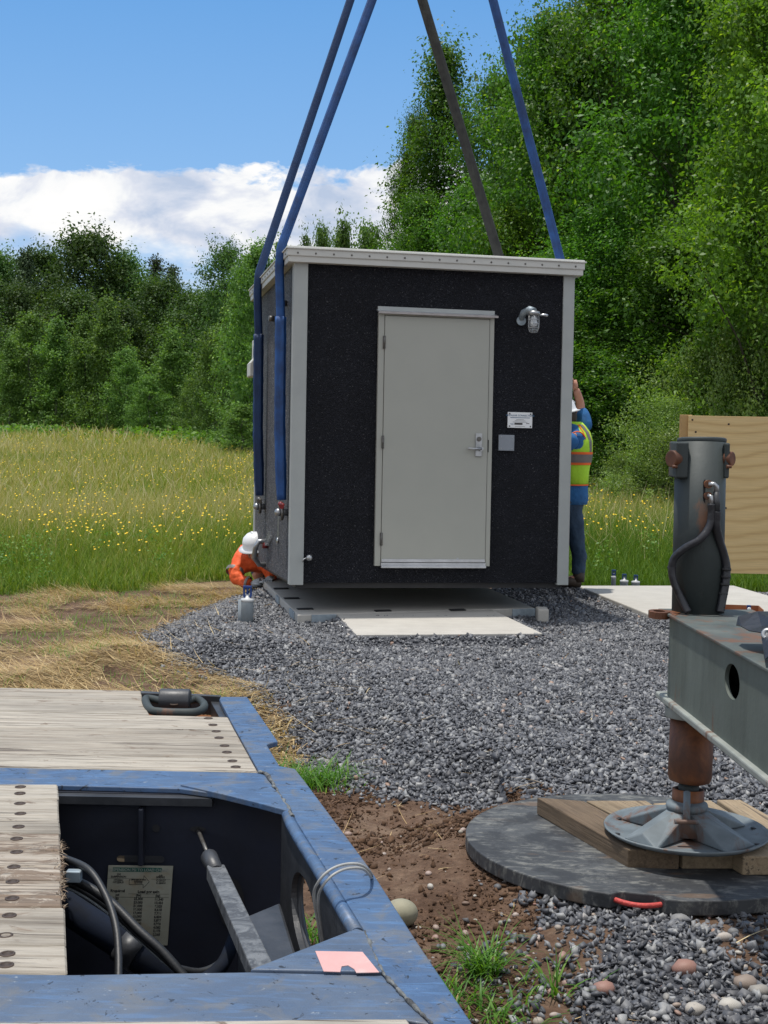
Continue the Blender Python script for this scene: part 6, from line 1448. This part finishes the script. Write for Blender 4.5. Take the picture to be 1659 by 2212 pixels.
# ------------------------------------------------------------------ trees
def crown_pts(rng, h, rad, base, nc, per, rc, prof, lump=.35, zsq=.6):
    ph = rng.uniform(0, 6.28, 6); C = []
    while len(C) < nc:
        t = rng.uniform(0, 1) ** .9; a = rng.uniform(0, 2 * PI)
        env = prof(t) * rad * (1 + lump * math.sin(a * 2 + ph[0] + t * 5) * .5 + lump * math.sin(a * 3 + ph[1] - t * 9) * .5 + lump * .7 * math.sin(t * 17 + ph[2] + a))
        r = env * math.sqrt(rng.uniform(.12, 1.0)); C.append((r * math.cos(a), r * math.sin(a), h * (base + (1 - base) * t)))
    C = np.array(C); n = nc * per
    P = np.repeat(C, per, 0); u = rng.normal(size=(n, 3)); g = u.copy(); u /= np.linalg.norm(u, axis=1)[:, None]
    cs = np.repeat(rng.uniform(.45, 1.5, nc), per)
    # each cluster is a spray stretched outward and slightly up along its branch
    rad_d = C / (np.linalg.norm(C[:, :2], axis=1)[:, None] + .3); rad_d[:, 2] = rng.uniform(.0, .9, nc); rad_d /= np.linalg.norm(rad_d, axis=1)[:, None]
    rd = np.repeat(rad_d, per, 0); along = rng.normal(0, .75, n) + .2
    g = np.clip(g, -1.5, 1.5); along = np.clip(along, -1.2, 1.5); off = g * np.array([.55, .55, .42 * zsq / .6]) * (rc * cs)[:, None] + rd * (along * rc * cs)[:, None]; P = P + off
    N_ = u * .7 + rng.normal(size=(n, 3)) * .55 + np.array([0, 0, .55])
    ct = np.repeat(rng.beta(2.2, 2.2, nc), per)
    return C, P, N_, ct
BROAD = lambda t: (math.sin(PI * (t * .93 + .06) ** .85) ** .6) * (1 - .25 * t)
CONE = lambda t: (1 - t) ** .95 * (.85 + .3 * math.sin(t * 11)) * (1.15 if t > .12 else .7) + .02
OVAL = lambda t: math.sin(PI * (t * .9 + .08)) ** .7
SHRUB = lambda t: (1 - t ** 2.2) ** .5 + .05
def make_tree(name, seed, h, rad, base, nc, per, rc, leaf, prof, mat, bark='bark', limbs=26, trunk=.16, lump=.35, zsq=.6, tips=0):
    rng = np.random.default_rng(seed); C, P, N_, ct = crown_pts(rng, h, rad, base, nc, per, rc, prof, lump, zsq)
    n = len(P); t = np.clip(ct * .6 + rng.beta(2, 2, n) * .45 - .05, 0, 1)
    t = np.where(rng.uniform(0, 1, n) < .03, 1, t)
    root = thing(name, 'tree', 'tree'); 
    b = MB(); k = 9; bend = [Vector((math.sin(i * 1.3 + seed) * .02 * h * i / k, math.cos(i * 1.7 + seed) * .02 * h * i / k, h * .93 * i / k - .3)) for i in range(k + 1)]
    b.tube(bend, [trunk * (1 - .9 * i / k) + .015 for i in range(k + 1)], 8)
    if trunk > 0:
        order = rng.permutation(nc)[:limbs]
        for i in order:
            c = Vector(C[i]); hh = max(.1 * h, c.z - math.hypot(c.x, c.y) * rng.uniform(.5, .9)); j = min(k - 1, max(0, int(hh / h / .93 * k))); s_ = bend[j].lerp(bend[j + 1], .5)
            m_ = s_.lerp(c, .5) + Vector((0, 0, .04 * h)); r0 = trunk * (1 - .85 * hh / h) * .42
            b.tube([s_, s_.lerp(m_, .5), m_, c], [r0, r0 * .8, r0 * .55, r0 * .2], 5, caps=False)
    b.build('trunk', bark, root)
    leaf_mesh('crown', P, N_, leaf * rng.uniform(.6, 1.35, n), mat, t, rng, parent=root)
    return root
def place(proto, used, x, y, h, rad, label, cat='tree', group=None, rz=None, h0=1., r0=1., name=None):
    o = proto if not used.get(proto.name) else copy_tree(proto)
    used[proto.name] = True
    if name and o is not proto: o.name = name
    o.location = (x, y, float(hz(x, y))); o.rotation_euler = (0, 0, rz if rz is not None else random.uniform(0, 6.28)); o.scale = (rad / r0, rad / r0, h / h0)
    o['label'] = label; o['category'] = cat
    if group: o['group'] = group
    return o
used = {}
NA = make_tree('maple_tree', 1, 12, 3.0, .04, 460, 150, .50, .118, BROAD, 'leaf_deep', limbs=50, trunk=.17)
NB = make_tree('maple_tree', 2, 12, 3.0, .05, 440, 145, .48, .115, OVAL, 'leaf_deep', bark='bark_pale', limbs=60, trunk=.15, lump=.5)
NC = make_tree('maple_tree', 3, 12, 3.0, .03, 430, 145, .50, .125, BROAD, 'leaf_bright', limbs=40, trunk=.13, lump=.45)
ND = make_tree('aspen_tree', 4, 12, 2.2, .04, 400, 110, .40, .10, CONE, 'leaf_deep', bark='bark_pale', limbs=60, trunk=.12, lump=.4)
def X(px, y): return (px - 829) / 3000 * y
def T(px, y): # top height from pixel row at distance
    return lambda row: 1.7 + (908 + (px - 829) * .0192 - row) / 3000 * y
def pt_(proto, px, y, row, rad, label, cat='tree', group=None, h0=12., r0=3., name=None):
    x = X(px, y); g_ = float(hz(x, y)); return place(proto, used, x, y, (T(px, y)(row) - g_) , rad, label, cat, group, None, h0, r0, name)
pt_(ND, 938, 44, 138, 2.6, 'slender spired aspen standing out against the sky behind the grey sling', r0=2.2)
pt_(NB, 878, 45, 275, 1.05, 'short aspen leaning out on the left side of the spired one', name='maple_tree')
pt_(NB, 1068, 40, 190, 1.8, 'smaller round-topped maple between the aspen and the tall maples')
pt_(NA, 1178, 37, 72, 2.5, 'maple with lobed top whose crown begins where the right sling crosses')
pt_(NB, 1300, 36, -70, 2.7, 'tall dense maple with its top cut off by the frame, left of the tallest', name='maple_tree')
pt_(NA, 1470, 33, -150, 3.0, 'tallest dark maple filling the upper right behind the plywood', name='maple_tree')
pt_(NC, 1665, 27, -60, 2.3, 'bright yellow green maple at the right edge of the frame')
pt_(NC, 1590, 31, 330, 1.9, 'medium bright maple with sunlit shoots left of the frame edge')
pt_(NA, 1760, 30, -200, 3.0, 'dark maple just beyond the right edge of the frame')
pt_(NB, 1390, 42, -130, 3.1, 'maple in second row glimpsed between the two tallest crowns')
pt_(NA, 1230, 44, 120, 2.8, 'maple in second row behind the lobed maple')
pt_(NB, 1600, 40, -220, 3.2, 'maple in second row at the upper right corner')
pt_(NC, 1180, 33, 560, 1.7, 'bushy young maple behind the right roof corner')
pt_(NA, 1290, 32, 470, 2.1, 'dark young maple right of the shelter at worker height')
pt_(NC, 1085, 36, 470, 1.5, 'light green sapling just above the roof between the right slings')
pt_(NA, 1010, 41, 420, 1.9, 'dark bushy tree just above the roof left of the grey sling')
pt_(NB, 1380, 31, 600, 2.0, 'dark bushy tree standing over the willow shrubs')
pt_(NA, 900, 42, 440, 1.7, 'low dark tree at the left foot of the slender aspen')
pt_(NA, 1500, 30, 480, 2.2, 'dark bushy maple directly behind the plywood board')
# shrubs
SH = make_tree('willow_shrub', 11, 4, 2.2, .0, 300, 90, .30, .085, SHRUB, 'willow_leaf', limbs=60, trunk=.03, lump=.5, zsq=.9)
pt_(SH, 1545, 27.5, 745, 1.5, 'large pale willow shrub above the plywood board', 'shrub', None, 4., 2.2)
pt_(SH, 1640, 26.5, 690, 1.3, 'tall pale willow shrub at the right frame edge', 'shrub', None, 4., 2.2)
pt_(SH, 1430, 26.5, 870, 1.1, 'pale willow shrub between the worker and the jack column', 'shrub', None, 4., 2.2)
pt_(SH, 1360, 27.5, 985, .9, 'small low willow shrub right of the standing worker', 'shrub', None, 4., 2.2)
pt_(SH, 1490, 25.5, 930, 1.1, 'willow shrub hugging the left edge of the plywood', 'shrub', None, 4., 2.2)
# far treeline
FA = make_tree('broadleaf_tree', 21, 14, 4.5, .02, 420, 60, .7, .27, BROAD, 'leaf_far', limbs=24, trunk=.22)
FB = make_tree('poplar_tree', 22, 9, 2.6, .03, 320, 52, .42, .19, CONE, 'leaf_far_light', bark='bark_pale', limbs=24, trunk=.1, lump=.4)
FC = make_tree('conifer_tree', 23, 14, 2.4, .02, 300, 40, .5, .22, CONE, 'conifer_leaf', limbs=20, trunk=.2, zsq=.35)
FD = make_tree('oak_tree', 24, 14, 3.0, .06, 260, 60, .65, .23, OVAL, 'leaf_far', limbs=24, trunk=.25, lump=.5)
FE = make_tree('birch_tree', 25, 9, 2.4, .02, 320, 52, .42, .18, BROAD, 'leaf_far_light', bark='bark_pale', limbs=24, trunk=.1, lump=.45)
def F(proto, px, y, row, rad, label, cat='tree', group=None, h0=14., r0=4.5): return pt_(proto, px, y, row, rad, label, cat, group, h0, r0)
F(FA, 185, 108, 512, 4.6, 'tallest broad crown on the left treeline')
F(FA, 95, 112, 548, 3.6, 'rounded tree left of the tallest crown on the treeline')
F(FC, 52, 106, 556, 2.4, 'brownish conifer near the left end of the treeline', h0=14, r0=2.4)
F(FA, 5, 110, 560, 3.4, 'grey green tree at the left frame edge of the treeline')
F(FA, 262, 110, 556, 3.6, 'broad tree stepping down right of the tallest crown')
F(FC, 330, 118, 572, 2.2, 'dark conifer with ragged top on the treeline', h0=14, r0=2.4)
F(FC, 366, 120, 590, 2.2, 'last dark conifer before the gap in the treeline', h0=14, r0=2.4)
F(FA, 345, 104, 612, 3.6, 'lower yellowish crown below the dark conifers')
F(FA, 412, 100, 640, 3.0, 'low crown under the gap of sky in the treeline')
F(FD, 478, 92, 530, 1.9, 'tall dark oak left of the slings with a see-through top', h0=14, r0=3)
F(FD, 520, 96, 560, 1.7, 'dark oak partly behind the left slings', h0=14, r0=3)
F(FA, 300, 112, 610, 3.6, 'mid green tree in the second row of the left treeline')
F(FA, 30, 102, 625, 3.3, 'dark tree behind the poplars at the left edge')
F(FA, 150, 100, 640, 3.6, 'dark tree behind the tall poplars')
F(FA, 250, 98, 665, 3.4, 'dark shaded tree right behind the tallest poplar')
F(FB, 228, 84, 655, 2.1, 'tallest pale poplar in front of the left treeline', h0=9, r0=2.6)
F(FB, 178, 85, 690, 1.8, 'pale poplar left of the tallest poplar', h0=9, r0=2.6)
F(FB, 118, 86, 700, 2.2, 'wide pale poplar in the middle of the left row', h0=9, r0=2.6)
F(FE, 62, 88, 690, 2.2, 'round light green birch in the left row', h0=9, r0=2.4)
F(FB, 18, 86, 742, 1.6, 'yellow green poplar at the left frame edge', h0=9, r0=2.6)
F(FE, 270, 82, 760, 1.6, 'leaning light birch at the right end of the poplar row', h0=9, r0=2.4)
F(FB, 368, 80, 722, 1.9, 'isolated cone shaped poplar in front of the dark wood', h0=9, r0=2.6)
F(FE, 318, 78, 818, 1.3, 'small pale birch left of the cone shaped poplar', h0=9, r0=2.4)
F(FE, 412, 76, 825, 1.1, 'small bright birch right of the cone shaped poplar', h0=9, r0=2.4)
F(FE, 462, 72, 715, 1.6, 'mid green birch in the row running towards the shelter', h0=9, r0=2.4)
F(FE, 505, 66, 655, 1.5, 'tall light birch beside the left slings', h0=9, r0=2.4)
F(FE, 548, 60, 545, 1.6, 'bright green birch rising behind the left slings', h0=9, r0=2.4)
F(FB, 600, 66, 540, 1.6, 'poplar behind the left roof corner', h0=9, r0=2.6)
for i, (px, row) in enumerate(((650, 530), (686, 508), (730, 500), (786, 506))):
    F(FE if i % 2 else FB, px, 78 - i * 4, row, (1.3, 1.2, 1.9, 1.7)[i], ['leftmost thin sapling top over the roof', 'second thin sapling top over the roof from the left', 'leafiest sapling top over the middle of the roof', 'sapling top over the roof beside the aspen'][i], group='sapling tops showing over the roof', h0=9, r0=2.6)
SB = F(FE, 520, 54, 878, 1.1, 'bright rounded bush at the meadow edge beside the shelter', 'shrub', h0=9, r0=2.4); 
for px in range(-260, 560, 62): F(FA, px, 122, 640, 4.2, 'dark crown filling the shaded back of the left wood', group='dark crowns at the back of the wood')
for px in (-60, -130, 445, 590): F(FA, px, 96, 640, 3.6, 'broad dark tree in the shaded middle of the left wood', group='dark trees in the middle of the wood')
for px in (1180, 1330, 1480, 1640, 1800): F(FA, px, 52, 100, 3.6, 'dark crown closing the back of the right wood', group='dark crowns at the back of the right wood')
# low brush below the treeline
rg2 = np.random.default_rng(9); P = []
for i in range(260):
    px = rg2.uniform(-120, 545); y = 80 + rg2.uniform(-3, 14) - max(0, px - 250) * .075; x = X(px, y); c = 60; r = rg2.uniform(.5, 1.1)
    u = rg2.normal(size=(c, 3)); u[:, 2] = np.abs(u[:, 2]); u /= np.linalg.norm(u, axis=1)[:, None]; q_ = u * r * np.array([1, 1, .8]) + np.array([x, y, 0]); q_[:, 2] += hz(q_[:, 0], q_[:, 1]); P.append(q_)
for i in range(240):
    px = rg2.uniform(1230, 1760); y = 28 + rg2.uniform(-1.5, 5); x = X(px, y); c = 200; r = rg2.uniform(.25, .6)
    u = rg2.normal(size=(c, 3)); u[:, 2] = np.abs(u[:, 2]); u /= np.linalg.norm(u, axis=1)[:, None]; q_ = u * r * np.array([1, 1, 1.1]) + np.array([x, y, 0]); q_[:, 2] += hz(q_[:, 0], q_[:, 1]); P.append(q_)
P = np.concatenate(P); n = len(P)
o = leaf_mesh('undergrowth', P, rg2.normal(size=(n, 3)) * .5 + np.array([0, -.3, .8]), np.where(P[:, 1] > 50, .26, .09) * rg2.uniform(.6, 1.3, n), 'leaf_bright', rg2.beta(2, 2, n) * .8, rg2, kind='stuff'); tag(o, 'low green brush along the foot of the woods', 'undergrowth')
# near weeds beside the trailer and on the bare soil
def tuft(label, px, py, z, n, hgt, spread, rng, broad=0):
    c = on(px, py, z); x = c.x + rng.normal(0, spread, n); y = c.y + rng.normal(0, spread, n)
    t = thing('grass_tuft', label, 'grass tuft', loc=(c.x, c.y, float(hz(c.x, c.y))), group='grass tufts on the bare ground near the trailer')
    L2 = hgt * rng.uniform(.4, 1.15, n)
    o = ribbons('blades', x - c.x, y - c.y, L2, rng.uniform(.004, .009, n), 'green_weed', rng.beta(2, 2, n), rng.uniform(.1, .7, n), rng.uniform(0, 6.28, n), 0, rng.uniform(.3, 1.1, n), None, np.zeros(n), 4, t)
    pass
    return t
r3 = np.random.default_rng(33)
for lb, px, py, n_, hh, sp in (('dense green grass tuft standing alone near the bottom of the bare soil', 1045, 2120, 120, .20, .03), ('sparse grass tuft among pebbles at the bottom centre', 1195, 2170, 40, .14, .05), ('grass tuft growing against the trailer rim at the bottom', 990, 2165, 70, .13, .05),
                               ('grass clump behind the trailer notch by the gravel', 645, 1640, 220, .17, .10), ('grass clump right of the trailer notch at the gravel foot', 700, 1650, 190, .18, .09), ('tiny grass tuft in the straw behind the lashing ring', 465, 1480, 40, .12, .05),
                               ('small grass tuft in the straw near the left deck edge', 300, 1470, 50, .12, .06), ('green tuft in the straw field far left of the gravel', 150, 1375, 70, .12, .12), ('bright leaves seen low through the rim slot', 690, 2030, 60, .22, .05), ('low weeds spilling at the bottom edge beside the rim', 1075, 2200, 110, .10, .09)):
    tuft(lb, px, py, -.1, n_, hh, sp, r3)
st = thing('pink_stone', 'squarish pinkish stone half sunk near the grass tuft', 'stone', loc=(on(1188, 2145, 0)))
def rock(label, px, py, r, tint_, name='stone', mat='pebble', flat=.7, seed=0):
    c = on(px, py, -.01); t = thing(name, label, 'stone', loc=(c.x, c.y, float(hz(c.x, c.y)) + r * .25)); rg_ = np.random.default_rng(seed + 5)
    V = ICV * (1 + rg_.uniform(-.10, .10, (len(ICV), 1))) * np.array([1.1, .85, flat]) * r; np_mesh('stone', V, ICF, mat, np.full(len(V), tint_), True, None, t); return t
bpy.data.objects.remove(st)
rock('squarish pinkish stone near the grass tuft', 1305, 2133, .034, .75, 'field_stone', seed=1)
rock('flat reddish brown stone near the bottom edge of the gravel', 1610, 2138, .036, .97, 'field_stone', seed=2)
rock('large dusty pink stone leaning above the pebble cluster', 1480, 2080 + 25, .04, .75, 'field_stone', seed=3)
rock('pale yellow rounded stone in the bottom pebble cluster', 1575, 2188, .033, .9, 'field_stone', seed=4)
rock('white rounded stone in the bottom pebble cluster', 1500, 2190, .03, .92, 'field_stone', seed=5)
rock('grey green rounded stone at the bottom right', 1730 - 90, 2155, .03, .45, 'field_stone', seed=6)
rock('green grey stone wedged under the front of the round mat', 1470, 1985, .035, .35, 'field_stone', seed=7)
